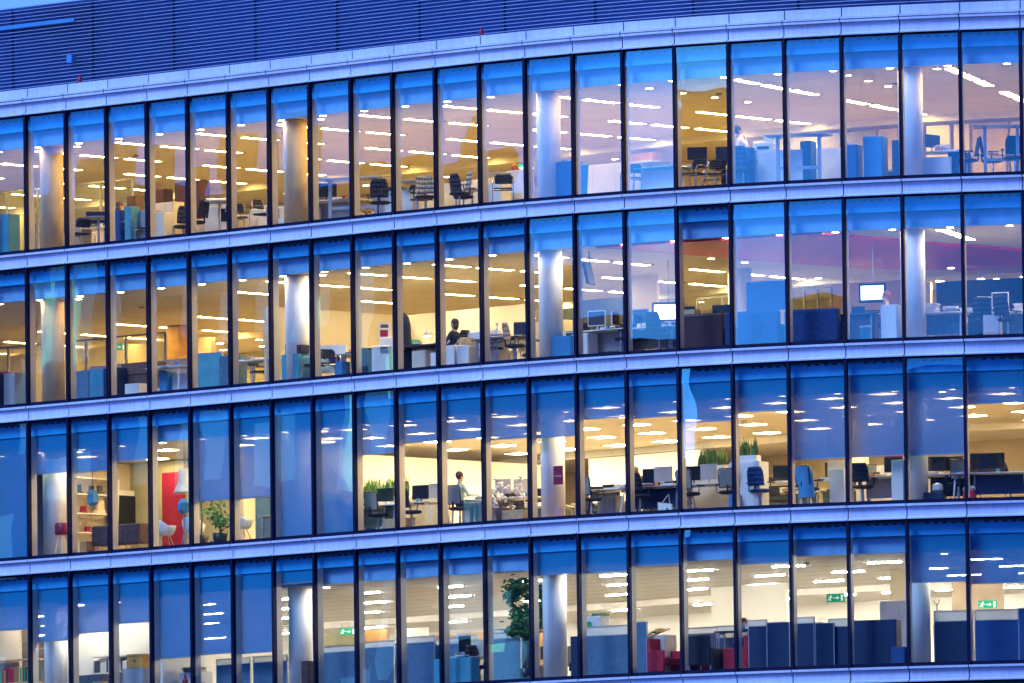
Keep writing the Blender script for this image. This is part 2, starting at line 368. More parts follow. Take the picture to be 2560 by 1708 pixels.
# ------------------------------------------------------------------ the building
bld = bpy.data.objects.new('office_building', None); link(bld)
tag(bld, 'curved glass office building with pale metal bands, lit storeys and a louvred roof screen', 'building')
S0, S1 = -4, 23
def band(z, row):
    b = MB(); g_ = 0.030
    b.fbox(S0, S1, 0.0, 0.13, z - 0.056, z, 'cladding', g_)              # projecting ledge
    b.fbox(S0, S1, 0.105, 0.125, z - 0.31, z - 0.057, 'cladding', g_)    # recessed panel
    for k in range(4):                                                   # the coved foot of the panel
        t0, t1 = k / 4, (k + 1) / 4
        d0, d1 = 0.105 - 0.085 * t0 ** 2.2, 0.105 - 0.085 * t1 ** 2.2
        for i in range(S0, S1):
            a_, b_ = i + g_ / W / 2, i + 1 - g_ / W / 2 - 1e-6
            za, zb = z - 0.31 - 0.035 * t0, z - 0.31 - 0.035 * t1
            b.face([(*F(a_, d0), za), (*F(a_, d1), zb), (*F(b_, d1), zb), (*F(b_, d0), za)], 'cladding')
    b.fbox(S0, S1, 0.005, 0.13, z - BH, z - 0.346, 'cladding', g_)       # lip
    o = b.build('spandrel_band', bld)
    k = MB(); k.fbox(S0, S1, 0.1262, 0.30, z - BH + 0.001, z - 0.001, 'joint_dark'); k.build('band_backing', o)
    return o
for k in range(0, 5): band(FL(1) + NF - k * NF, k)
# cornice above the top band
ZC = FL(1) + NF
c = MB(); c.fbox(S0, S1, 0.0, 0.16, ZC + 0.022, ZC + 0.075, 'cladding', 0.030)
for i in range(S0, S1):
    a_, b_ = i + 0.010, i + 1 - 0.010
    q = [F(a_, 0.16), F(b_ - 1e-6, 0.16), F(b_ - 1e-6, 0.9), F(a_, 0.9)]
    c.hexa([(*t, ZC + 0.0755) for t in q] + [(*t, ZC + 0.315) for t in q], 'cladding')
c.build('cornice_panel', bld)
c = MB(); c.fbox(S0, S1, 0.17, 0.92, ZC, ZC + 0.30, 'joint_dark'); c.build('cornice_core', bld)

# louvred plant screen on the roof
lz0, lz1, ld = ZC + 0.20, FL(1) + 6.555, 1.0
o = MB(); o.fbox(S0 - 6, S1, ld + 0.16, ld + 0.30, lz0, lz1, 'louvre_back'); scr = o.build('louvre_screen', bld)
o = MB(); n_l = int((lz1 - lz0) / 0.092)
for k in range(n_l + 1):
    z = lz1 - k * 0.092
    o.fbox(S0 - 6, S1, ld, ld + 0.045, z - 0.010, z, 'louvre_blade')
o.build('louvre_blade', scr)
for k in range(-9, S1, 2):
    MB().fbox(k - 0.045, k - 0.03, ld + 0.09, ld + 0.15, lz0, lz1 - 0.05, 'louvre_back').build('louvre_post', scr)
o = MB(); o.fbox(-2.8, 0.62, ld - 0.035, ld - 0.02, FL(1) + 6.0, FL(1) + 6.10, 'sky_lam'); o.build('louvre_rail', scr)
o = MB(); o.fbox(0.50, 0.62, ld - 0.14, ld - 0.04, FL(1) + 4.93, FL(1) + 5.13, 'sky_lam')
lb = o.build('junction_box'); tag(lb, 'small pale blue box fixed to the louvred roof screen near its left end', 'electrical box')
for (s_, lab) in ((1.0, 'small red lamp on the roof ledge below the left part of the louvres'), (10.75, 'small red lamp on the roof ledge near the middle of the louvres')):
    X, Y = F(s_, 0.6); o = bpy.data.objects.new('beacon_lamp', None); link(o); o.location = (X, Y, ZC + 0.315); tag(o, lab, 'lamp')
    MB().lathe([(0.05, 0), (0.05, 0.05), (0.03, 0.06), (0.03, 0.085)], 'metal_grey', n=10).build('lamp_base', o)
    MB().lathe([(0.055, 0.085), (0.062, 0.14), (0.05, 0.21), (0.015, 0.24)], 'red_lamp', n=10).build('lamp_lens', o, True)

# slabs, walls, columns
SP = 12.2      # depth where the main ceiling stops
BW = 15.6
for row in range(1, 6):
    f0 = FL(row)
    b = MB(); b.fbox(-13, S1, 0.58, BW + 0.3, f0 - NF + CEIL + 0.08, f0 - 0.001, 'joint_dark'); b.fbox(-13, S1, 0.302, 0.578, f0 - BH + 0.002, f0 - 0.001, 'joint_dark')
    b.fbox(-13, S1, 0.16, BW + 0.3, f0, f0 + 0.02, 'carpet')
    b.build('floor_slab', bld)
    cm = 'ceiling_ribbed' if row == 4 else 'ceiling_white'
    b = MB(); b.fbox(-13, S1, 0.56, SP, f0 + CEIL, f0 + CEIL + 0.06, cm); b.fbox(-13, S1, SP, BW, f0 + CEIL - 0.16, f0 + CEIL + 0.06, 'plaster_white')
    b.build('ceiling', bld)
    b = MB(); b.fbox(S0, S1, 0.52, 0.56, f0 + CEIL, f0 + 3.26, 'bulkhead_sky_tint'); b.fbox(S0, S1, 0.32, 0.52, f0 + 3.20, f0 + NF - BH, 'cassette_sky_tint')
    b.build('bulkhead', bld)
    b = MB()
    for i in range(S0, S1):
        for k in range(5):
            b.fbox(i + 0.26 + k * 0.15, i + 0.33 + k * 0.15, 0.315, 0.3195, f0 + 3.46, f0 + 3.51, 'dash_dark')  # short dark dashes along the upper box face
    b.build('dash_row', bld)
    wm = {1: 'wall_cream', 2: 'wall_olive', 3: 'wall_cream', 4: 'wall_white', 5: 'wall_white'}[row]
    b = MB(); b.fbox(-13, S1, BW, BW + 0.15, f0 + 0.02, f0 + CEIL, wm); b.build('back_wall', bld)
    b = MB(); b.fbox(S1 - 0.1, S1, 0.3, BW, f0, f0 + NF, 'wall_white'); b.build('end_wall', bld)
    for k in (-6, 0, 6, 12, 19):
        X, Y = F(k, 1.0); MB().lathe([(0.30, 0.02), (0.30, CEIL)], 'plaster_lamplit' if (row == 1 and k < 12) or (row == 2 and k < 6) else 'plaster_white', n=28).build('column', bld, True, (X, Y, f0))
        if row == 2 and k == 12:
            X, Y = F(k, 8.6); MB().lathe([(0.30, 0.02), (0.30, CEIL)], 'plaster_white', n=28).build('column', bld, True, (X, Y, f0))
b = MB(); b.fbox(-13, S1, 0.32, BW + 0.3, ZC - 0.2, ZC - 0.02, 'joint_dark'); b.fbox(-13, S1, 0.93, BW + 0.3, ZC, ZC + 0.18, 'joint_dark'); b.build('roof', bld)
b = MB(); b.fbox(-13, S1, 0.35, 0.6, 0, FL(5) - BH - 0.01, 'cladding'); b.build('lower_wall', bld)

# windows: frame > glass, jamb, blind
OPEN = None
BL3 = {-2: 0.06, -1: 0.06, 0: 2.20, 1: 2.16, 2: 2.36, 3: None, 4: 1.17, 5: 1.15, 6: 0.08, 7: 0.08, 8: 2.0, 9: 2.2, 10: 2.19, 11: 2.11, 12: 2.07, 13: 2.45, 14: 2.40, 15: 2.22, 16: 2.41, 17: 1.18, 18: 1.19, 19: 1.18, 20: 2.39, 21: 2.39}
BL4 = {-2: 2.19, -1: 2.19, 0: 1.83, 1: 1.98, 2: 2.16, 3: 1.19, 4: 1.22, 5: 1.18, 6: 2.86, 12: 2.63, 13: 2.61, 14: 2.71, 16: 2.64, 19: 2.04, 20: 1.97, 21: 1.97}
BLIND_H = {3: BL3, 4: BL4}
# small real misalignments of single panes (degrees, positive = leans so that it mirrors lower)
TILT = {(1, 15): 2.0, (2, 15): 1.5, (2, 12): 0.8, (1, 5): 0.22, (1, 6): 0.22, (1, 2): 0.12, (1, 3): 0.1, (1, 9): 0.25, (1, 8): 0.05, (1, 10): 0.15, (1, 11): -0.1,
        (3, 13): 0.5, (3, 14): 0.4, (3, 15): 0.45, (3, 16): 0.12, (3, 17): 0.1, (3, 18): 0.5, (3, 19): 0.05, (3, 20): 0.0, (4, 18): 0.2, (4, 16): -0.1}
rt = random.Random(11)
def window(row, i, name='window'):
    f0 = FL(row); zb, zt = f0, f0 + NF - BH
    w = MB()
    w.fbox(i - 0.025, i + 0.0249, 0.035, 0.15, zb + 0.001, zt - 0.001, 'mullion_black')
    w.fbox(i + 0.026, i + 0.974, 0.10, 0.15, zb + 0.001, zb + 0.095, 'mullion_black')
    w.fbox(i + 0.026, i + 0.974, 0.10, 0.15, zt - 0.05, zt - 0.001, 'mullion_black')
    o = w.build(name, bld)
    X, Y = F(i + 0.5, 0.135)
    hw, hh = W * 0.474 , (zt - zb - 0.15) / 2
    gl = MB(); T = TILT.get((row, i), rt.uniform(-0.06, 0.10))
    gl.face([(-hw, 0, -hh), (hw, 0, -hh), (hw, 0, hh), (-hw, 0, hh)], GLASS)
    go = gl.build('glass', o); go.location = (X, Y, (zb + 0.095 + zt - 0.05) / 2); go.rotation_euler = (R(T), 0, -A[i + PRE] + R(rt.uniform(-0.05, 0.05)))
    j = MB(); j.fbox(i - 0.022, i + 0.022, 0.152, 0.345, zb + 0.10, min(zt - 0.4, f0 + 3.195), 'jamb_beige'); j.build('jamb', o)
    bh = BLIND_H.get(row, {}).get(i)
    if bh is not None:
        bl = MB(); bl.fbox(i + 0.003, i + 0.997, 0.36, 0.364, f0 + bh + 0.03, f0 + 3.19, BLIND); bl.fbox(i + 0.003, i + 0.997, 0.352, 0.372, f0 + bh, f0 + bh + 0.03, 'metal_grey')
        bl.build('roller_blind', o)
for row in range(1, 5):
    for i in range(-2, 22): window(row, i)
w5 = MB(); f0 = FL(5); zt = f0 + NF - BH
for i in range(S0, S1):
    w5.fbox(i - 0.025, i + 0.0249, 0.035, 0.15, f0, zt - 0.001, 'mullion_black'); w5.fbox(i + 0.026, i + 0.974, 0.10, 0.15, zt - 0.05, zt - 0.001, 'mullion_black')
    w5.fbox(i + 0.026, i + 0.974, 0.134, 0.137, f0, zt - 0.05, GLASS)
o = w5.build('window', bld); o['kind'] = 'stuff'

# red ceiling raft on the second glazed storey
def raft(pts, z0, z1, m, name):
    r = MB(); P = [F(s, d) for s, d in pts]; n = len(P)
    r.face([(*p, z0) for p in reversed(P)], m); r.face([(*p, z1) for p in P], m)
    for k in range(n): a, b = P[k], P[(k + 1) % n]; r.face([(*a, z0), (*b, z0), (*b, z1), (*a, z1)], m)
    return r.build(name, bld)
c2 = FL(2) + CEIL
raft([(13.2, 0.58), (13.31, 1.76), (13.5, 3.29), (13.75, 5.18), (14.0, 7.0), (14.41, 8.83), (14.97, 10.4), (15.6, 11.2), (17, 12.1), (20, 12.15), (22, 12.0), (22.5, 9.6), (21.2, 8.2), (19.99, 7.2), (19.11, 5.48), (18.59, 4.38), (18.24, 3.15), (17.94, 2.49), (17.74, 1.46), (17.5, 0.58)], c2 - 0.05, c2 - 0.004, 'red_soffit', 'ceiling_raft')

# ------------------------------------------------------------------ ceiling lights
def pane_hit(X, Y, Z):
    i = pane_of(X, Y)
    if i is None: return None
    a, b = V[i + PRE], V[i + PRE + 1]
    # intersection of the sight line (0,0)-(X,Y) with a-b
    ex, ey = b[0] - a[0], b[1] - a[1]; den = X * ey - Y * ex
    t = (a[0] * ey - a[1] * ex) / den
    return i, CAMZ + (Z - CAMZ) * t
def seen(row, X, Y, Z):
    r = pane_hit(X, Y, Z)
    return r is not None and -1.9 <= r[0] <= 21 and 0.0 < r[1] - FL(row) < 2.95
PROTO = {}
def light(kind, row, X, Y, z, rz, lm, mesh_fn, desc, group):
    if not seen(row, X, Y, z): return
    key = (kind, lm)
    if key not in PROTO:
        t = bpy.data.objects.new(kind, None); link(t); t['category'] = 'ceiling light'; mesh_fn(t, lm); PROTO[key] = t; o = t
    else: o = copy_tree(PROTO[key])
    o.location = (X, Y, z); o.rotation_euler.z = rz; o['group'] = group
    TH.append((o, desc, row))
def m_strip(t, lm):
    MB().box(-0.13, 0.13, -0.60, 0.60, -0.012, -0.004, lm).build('diffuser', t)
    MB().box(-0.15, -0.13, -0.62, 0.62, -0.02, 0, 'metal_grey').box(0.13, 0.15, -0.62, 0.62, -0.02, 0, 'metal_grey').build('frame', t)
def m_square(t, lm):
    MB().box(-0.27, 0.27, -0.27, 0.27, -0.012, -0.004, lm).build('diffuser', t)
    MB().box(-0.29, -0.27, -0.29, 0.29, -0.02, 0, 'white_lam').box(0.27, 0.29, -0.29, 0.29, -0.02, 0, 'white_lam').build('frame', t)
def m_slim(t, lm):
    MB().box(-0.45, 0.45, -0.022, 0.022, -0.026, -0.004, lm).build('diffuser', t)
    MB().box(-0.47, -0.45, -0.04, 0.04, -0.032, 0, 'metal_grey').box(0.45, 0.47, -0.04, 0.04, -0.032, 0, 'metal_grey').build('end_cap', t)
def m_down(t, lm):
    MB().lathe([(0.085, -0.012), (0.085, -0.004)], lm, n=12).build('diffuser', t)
    MB().lathe([(0.10, -0.010), (0.10, 0)], 'metal_grey', n=12).build('rim', t)
G1 = 'ceiling lights of the top glazed storey'; G2 = 'ceiling lights of the second glazed storey'; G3 = 'ceiling lights of the third glazed storey'; G4 = 'ceiling lights of the bottom glazed storey'
DS = [1.4, 3.02, 4.62, 7.5, 9.1, 10.7]
for s_ in (-8.6, -6.6, -4.6, -2.6, -0.6, 1.4, 3.38, 5.33, 7.35, 9.35, 11.72, 15.7, 19.64):
    for d_ in DS:
        X, Y = F(s_, d_ + 0.6); light('strip_light', 1, X, Y, FL(1) + CEIL, yaw(s_), 'lamp_warm', m_strip, 'added strip light in the ceiling', G1)
for s_ in (13.72, 17.67):
    for d_ in (1.9, 3.4, 4.85, 6.35):
        X, Y = F(s_, d_); light('downlight', 1, X, Y, FL(1) + CEIL, 0, 'lamp_down', m_down, 'added round ceiling downlight', G1)
for row, G in ((1, G1), (2, G2), (3, G3)):
    for i in range(-2, 23):
        s_ = i - 0.12 if i < 12 else i - 0.3
        X, Y = F(s_, 0.72); light('downlight', row, X, Y, FL(row) + CEIL, 0, 'lamp_down', m_down, 'added round ceiling downlight', G)
    for i in range(-5, 22, 2):
        if row == 3: continue
        X, Y = F(i + 0.3, 13.6); light('downlight', row, X, Y, FL(row) + CEIL - 0.16, 0, 'lamp_down', m_down, 'round downlight far back in the ceiling', G)
for s_ in (3.15, 5.0, 7.0, 9.05, 11.4, 19.5, 21.5):  # the last line, at the right end, is added to brighten the rooms
    for d_ in (1.5, 3.05, 4.65, 7.6, 9.2, 10.8):
        if s_ == 3.15 and d_ not in (3.05, 7.6): continue
        if s_ == 19.5 and d_ > 4: continue
        X, Y = F(s_, d_ + 0.6); light('strip_light', 2, X, Y, FL(2) + CEIL, yaw(s_), 'lamp_mid', m_strip, 'added strip light in the ceiling', G2)
for s_ in (-10.9, -8.9, -6.9, -4.9, -2.9, -0.9, 1.1):  # lit strips added to brighten the dim left rooms
    for d_ in (7.6, 9.2, 10.8):
        X, Y = F(s_, d_ + 0.6); light('strip_light', 2, X, Y, FL(2) + CEIL, yaw(s_), 'lamp_warm', m_strip, 'added strip light in the ceiling', G2)
for s_ in (-1.6, -0.7, 0.5, 1.4, 2.3):  # added behind the left blinds to brighten the wall there
    X, Y = F(s_, 1.2); light('downlight', 4, X, Y, FL(4) + CEIL, 0, 'lamp_cool', m_down, 'added round ceiling downlight', G4)
for k in range(-11, 4):  # rows added to throw amber light on the back wall
    for d_ in (12.8, 14.4):
        X, Y = F(k + 0.1, d_); light('downlight', 2, X, Y, FL(2) + CEIL - 0.16, 0, 'lamp_fill', m_down, 'added downlight far back in the dim ceiling', G2)
for k in (13.6, 15.2, 16.8, 18.4, 20.0):  # row added to brighten the right-hand rooms
    X, Y = F(k, 13.4); light('downlight', 2, X, Y, FL(2) + CEIL - 0.16, 0, 'lamp_fill', m_down, 'added downlight behind the red ceiling panel', G2)
for s_, d_ in ((13.5, 5.0), (13.5, 6.5), (12.2, 11.6), (16.9, 11.2)):
    X, Y = F(s_, d_); light('downlight', 2, X, Y, FL(2) + CEIL - 0.052, 0, 'lamp_down', m_down, 'added round ceiling downlight', G2)
for k in range(0, 26):
    for j in range(-3, 10):
        u, v = -200.15 - 1.79 * (k - 6), 210.5 + 2.37 * j
        X, Y = (u + v) * 0.70711, (v - u) * 0.70711
        # stay inside the room
        best = min(((math.hypot(X - F(q * 0.5, 0)[0], Y - F(q * 0.5, 0)[1])), q * 0.5) for q in range(-16, 46))
        n_ = (math.sin(-yaw(best[1])), math.cos(-yaw(best[1])))
        dd = (X - F(best[1], 0)[0]) * n_[0] + (Y - F(best[1], 0)[1]) * n_[1]
        if 1.1 < dd < 11.7 and best[1] > 3.5: light('panel_light', 3, X, Y, FL(3) + CEIL, R(45), 'lamp_bright' if best[1] < 8.6 else 'lamp_panel', m_square, 'square ceiling panel light', G3)
for s_, d_ in ((-0.4, 2.6), (1.6, 2.6), (3.2, 3.0), (-2.4, 4.6), (0.0, 4.6), (2.0, 5.0), (5.2, 3.2)):
    X, Y = F(s_, d_); light('panel_light', 3, X, Y, FL(3) + CEIL, R(45), 'lamp_panel', m_square, 'square ceiling panel light', G3)
for j, d_ in enumerate((3.8, 6.8, 9.8, 12.8)):
    for k in range(-5, 11):
        s_ = -0.25 + 2 * k + (0.15 if j % 2 else 0)
        X, Y = F(s_, d_); light('slim_light', 4, X, Y, FL(4) + CEIL - (0.16 if d_ > SP else 0), yaw(s_), 'lamp_cool', m_slim, 'thin white ceiling light', G4)
for row in (1, 2, 3, 4):       # lamps beside the round columns
    for k in (0, 6, 12, 19):
        X, Y = F(k + 0.42, 1.32)
        light('downlight', row, X, Y, FL(row) + CEIL, 0, 'lamp_amber' if row == 1 or (row == 2 and k == 0) else 'lamp_cool', m_down, 'small downlight beside a round column', (G1, G2, G3, G4)[row - 1])

# ------------------------------------------------------------------ furniture
def cab(row, s, d, w, dep, h, m, desc, rot=0, doors=2, z=0.02, name='office_cabinet', cat='cabinet', group=None):
    o = thing(name, desc, cat, row, s, d, rot, group, z)
    MB().box(-w / 2, w / 2, -dep / 2, dep / 2, 0, h, m).build('body', o, bevel=0.008)
    for k in range(doors):
        a = -w / 2 + 0.01 + k * (w - 0.02) / doors; b = a + (w - 0.02) / doors - 0.012
        MB().box(a, b, -dep / 2 - 0.016, -dep / 2 - 0.001, 0.06, h - 0.02, m).build('door', o)
    return o
def desk(row, s, d, w, dep, desc, rot=0, h=0.74, m='white_lam', leg='metal_grey', modesty=None, name='desk', cat='desk', splay=0.0):
    o = thing(name, desc, cat, row, s, d, rot, None, 0.02)
    MB().box(-w / 2, w / 2, -dep / 2, dep / 2, h - 0.03, h, m).build('top', o, bevel=0.005)
    for sx in (-1, 1):
        l = MB(); x = sx * (w / 2 - 0.10)
        l.tube([(x + sx * splay, -dep / 2 + 0.05, 0), (x, -dep / 2 + 0.10, h - 0.03)], 0.025, leg).tube([(x + sx * splay, dep / 2 - 0.05, 0), (x, dep / 2 - 0.10, h - 0.03)], 0.025, leg)
        l.tube([(x, -dep / 2 + 0.1, h - 0.06), (x, dep / 2 - 0.1, h - 0.06)], 0.02, leg)
        l.build('leg', o)
    if modesty: MB().box(-w / 2 + 0.12, w / 2 - 0.12, 0.0, 0.018, 0.22, h - 0.04, modesty).build('modesty_panel', o)
    return o
def raised(row, s, d, w, dep, desc, rot=0, h=1.2):
    o = thing('standing_desk', desc, 'standing desk', row, s, d, rot, None, 0.02)
    MB().box(-w / 2, w / 2, -dep / 2, dep / 2, h - 0.03, h, 'grey_lam').build('top', o, bevel=0.004)
    for sx in (-1, 1):
        x = sx * (w / 2 - 0.28)
        MB().box(x - 0.04, x + 0.04, -0.035, 0.035, 0.03, h - 0.03, 'metal_grey').box(x - 0.035, x + 0.035, -dep / 2 + 0.04, dep / 2 - 0.04, 0, 0.03, 'metal_grey').box(x - 0.03, x + 0.03, -dep / 2 + 0.1, dep / 2 - 0.1, h - 0.07, h - 0.031, 'metal_grey').build('leg', o)
    MB().box(-w / 2 + 0.32, w / 2 - 0.32, -0.02, 0.02, 0.42, 0.50, 'metal_grey').build('crossbar', o)
    return o
def rtable(row, s, d, r, h, desc, m='grey_lam'):
    o = thing('round_table', desc, 'table', row, s, d, 0, None, 0.02)
    MB().lathe([(r - 0.01, h - 0.03), (r, h - 0.015), (r - 0.005, h)], m, n=28).build('top', o)
    MB().lathe([(0.032, 0.02), (0.032, h - 0.03)], 'metal_grey', n=10).build('stem', o)
    MB().lathe([(0.28, 0), (0.27, 0.015), (0.04, 0.025)], 'metal_grey', n=20).build('foot', o)
    return o
def curved_back(w, z0, z1, y, m, thick=0.02, bow=0.06, lean=0.08, n=6, inset=0.0, round_=0.25):
    b = MB(); P = []
    for j in range(5):
        t = j / 4; z = z0 + (z1 - z0) * t; ww = w / 2 * (1 - round_ * max(0, (t - 0.6) / 0.4) ** 2)
        P.append([((-1 + 2 * i / n) * ww, y + lean * t - bow * (1 - (2 * i / n - 1) ** 2) * -1, z) for i in range(n + 1)])
    for j in range(4):
        for i in range(n):
            q = [P[j][i], P[j][i + 1], P[j + 1][i + 1], P[j + 1][i]]
            b.hexa([(q[0][0], q[0][1], q[0][2]), (q[1][0], q[1][1], q[1][2]), (q[1][0], q[1][1] + thick, q[1][2]), (q[0][0], q[0][1] + thick, q[0][2]),
                    (q[3][0], q[3][1], q[3][2]), (q[2][0], q[2][1], q[2][2]), (q[2][0], q[2][1] + thick, q[2][2]), (q[3][0], q[3][1] + thick, q[3][2])], m)
    return b
CH = {}
def chair(kind, row, s, d, rot, desc, cat='chair', col='black_fabric', back='black_fabric', group=None):
    key = (kind, col, back)
    if key in CH:
        s = fix(row, s); o = copy_tree(CH[key]); X, Y = F(s, d); o.location = (X, Y, FL(row) + 0.02); o.rotation_euler.z = yaw(s) + R(rot); o['category'] = cat
        if group: o['group'] = group
        elif 'group' in o: del o['group']
        TH.append((o, desc, row)); return o
    o = thing({'task': 'task_chair', 'mesh': 'mesh_chair', 'visit': 'visitor_chair', 'shell': 'shell_chair', 'arm': 'armchair'}[kind], desc, cat, row, s, d, rot, group, 0.02); CH[key] = o
    if kind in ('task', 'mesh'):
        MB().lathe([(0.20, 0.45), (0.26, 0.47), (0.26, 0.51), (0.22, 0.53)], col, n=18, sy=0.95).build('seat', o, True)
        if kind == 'task':
            curved_back(0.46, 0.60, 1.06, 0.20, back).build('backrest', o, True)
        else:
            f = MB(); f.tube([(-0.21, 0.22, 0.60), (-0.235, 0.28, 1.00), (-0.20, 0.30, 1.06), (0.20, 0.30, 1.06), (0.235, 0.28, 1.00), (0.21, 0.22, 0.60), (-0.21, 0.22, 0.60)], 0.016, 'black_plastic'); f.build('back_frame', o)
            curved_back(0.42, 0.61, 1.04, 0.22, back, 0.006, 0.02, 0.07, round_=0.05).build('backrest', o)
        MB().tube([(0, 0.10, 0.45), (0, 0.27, 0.48), (0, 0.29, 0.66)], 0.025, 'black_plastic').build('back_stem', o)
        MB().lathe([(0.03, 0.09), (0.03, 0.30), (0.022, 0.31), (0.022, 0.45)], 'chrome', n=8).build('gas_lift', o)
        b = MB()
        for k in range(5):
            a = k * 2 * math.pi / 5 + 0.3; e = (0.30 * math.cos(a), 0.30 * math.sin(a)); b.tube([(0, 0, 0.12), (e[0], e[1], 0.075)], 0.022, 'black_plastic', r2=0.014); b.lathe([(0.02, 0.0), (0.032, 0.02), (0.032, 0.045), (0.02, 0.06)], 'black_plastic', (e[0], e[1], 0), 8)
        b.build('star_base', o)
        for sx in (-1, 1):
            MB().tube([(sx * 0.24, 0.08, 0.47), (sx * 0.30, 0.06, 0.50), (sx * 0.30, 0.02, 0.67)], 0.014, 'black_plastic').box(sx * 0.30 - 0.04, sx * 0.30 + 0.04, -0.14, 0.12, 0.67, 0.70, 'black_plastic').build('armrest', o)
    elif kind == 'visit':
        MB().box(-0.23, 0.23, -0.22, 0.22, 0.44, 0.49, col).build('seat', o, bevel=0.02)
        curved_back(0.44, 0.62, 0.86, 0.20, back, 0.025, 0.03, 0.05).build('backrest', o, True)
        for sx in (-1, 1):
            x = sx * 0.26
            MB().tube([(x, 0.24, 0.012), (x, -0.22, 0.012), (x, -0.26, 0.05), (x, -0.24, 0.60), (x, -0.18, 0.66), (x, 0.10, 0.67), (x, 0.22, 0.64), (x * 0.85, 0.25, 0.82)], 0.013, 'chrome').build('frame', o)
        MB().tube([(-0.26, 0.24, 0.012), (0.26, 0.24, 0.012)], 0.013, 'chrome').tube([(-0.26, -0.24, 0.43), (0.26, -0.24, 0.43)], 0.011, 'chrome').build('crossbar', o)
    elif kind == 'shell':
        pr = MB(); k = pr.mi_(col); n = 18; rings = []
        for r_, z_ in ((0.05, 0.42), (0.20, 0.43), (0.27, 0.50), (0.30, 0.60), (0.31, 0.66)):
            b0 = len(pr.v)
            for j in range(n):
                a = 2 * math.pi * j / n; up = max(0, math.sin(a)); pr.v.append((r_ * math.cos(a), r_ * 0.92 * math.sin(a), z_ + (0.20 * up * (z_ - 0.42) / 0.24)))
            rings.append(b0)
        for a0, b0 in zip(rings[:-1], rings[1:]):
            for j in range(n): pr.f.append((a0 + j, a0 + (j + 1) % n, b0 + (j + 1) % n, b0 + j)); pr.mi.append(k)
        so = pr.build('shell_seat', o, True); sm = so.modifiers.new('solid', 'SOLIDIFY'); sm.thickness = 0.012
        for sx in (-1, 1):
            for sy in (-1, 1):
                MB().tube([(sx * 0.09, sy * 0.09, 0.425), (sx * 0.23, sy * 0.22, 0.0)], 0.018, 'wood_light', r2=0.011).build('leg', o)
    elif kind == 'arm':
        MB().box(-0.28, 0.28, -0.26, 0.24, 0.30, 0.46, col).build('seat', o, bevel=0.03)
        MB().box(-0.30, 0.30, 0.24, 0.34, 0.22, 0.95, col).build('backrest', o, bevel=0.03)
        for sx in (-1, 1): MB().box(sx * 0.33 - 0.045, sx * 0.33 + 0.045, -0.28, 0.30, 0.12, 0.64, col).build('armrest', o, bevel=0.025)
        for sx in (-1, 1):
            for sy in (-0.24, 0.28): MB().box(sx * 0.30 - 0.02, sx * 0.30 + 0.02, sy - 0.02, sy + 0.02, 0, 0.22 if sy > 0 else 0.30, 'chrome').build('leg', o)
    return o
def monitor(row, s, d, z, desc, rot=0, w=0.5, h=0.32, m='black_plastic', face='screen_black', lift=0.12):
    o = thing('monitor', desc, 'monitor', row, s, d, rot, None, z)
    MB().box(-w / 2, w / 2, -0.02, 0.02, lift, lift + h, m).build('housing', o, bevel=0.006)
    MB().box(-w / 2 + 0.02, w / 2 - 0.02, -0.024, -0.0205, lift + 0.02, lift + h - 0.02, face).build('screen', o)
    MB().tube([(0, 0.02, 0.01), (0, 0.04, lift + h * 0.4)], 0.02, m).box(-0.11, 0.11, -0.06, 0.10, 0, 0.012, m).build('stand', o)
    return o
def screen(row, s, d, w, h, desc, rot=0, m='screen_blue', top=0.16, z=0.02):
    o = thing('desk_screen', desc, 'partition screen', row, s, d, rot, None, z)
    MB().box(-w / 2 + 0.02, w / 2 - 0.02, -0.018, 0.018, 0.05, h - top, m).build('panel', o)
    if top: MB().box(-w / 2 + 0.03, w / 2 - 0.03, -0.006, 0.006, h - top + 0.012, h - 0.022, FROST).build('glass_strip', o)
    f = MB().box(-w / 2, -w / 2 + 0.02, -0.024, 0.024, 0, h, 'metal_grey').box(w / 2 - 0.02, w / 2, -0.024, 0.024, 0, h, 'metal_grey').box(-w / 2 + 0.021, w / 2 - 0.021, -0.024, 0.024, h - 0.02, h, 'metal_grey')
    if top: f.box(-w / 2 + 0.021, w / 2 - 0.021, -0.022, 0.022, h - top - 0.008, h - top + 0.01, 'metal_grey')
    f.build('frame', o); return o
def papers(row, s, d, z, desc, n=8, w=0.34, name='paper_stack', cat='papers', seed=1, mats=('paper',), th=0.018, rot=0):
    o = thing(name, desc, cat, row, s, d, rot, None, z); rr = random.Random(seed); b = MB(); zz = 0
    for k in range(n):
        t = th * rr.uniform(0.6, 1.4); a = Matrix.Rotation(rr.uniform(-0.3, 0.3), 4, 'Z') @ Matrix.Translation((rr.uniform(-.03, .03), rr.uniform(-.03, .03), 0))
        b.box(-w / 2, w / 2, -w * 0.36, w * 0.36, zz, zz + t - 0.0015, rr.choice(mats), a); zz += t
    b.build('sheet_pile', o); return o
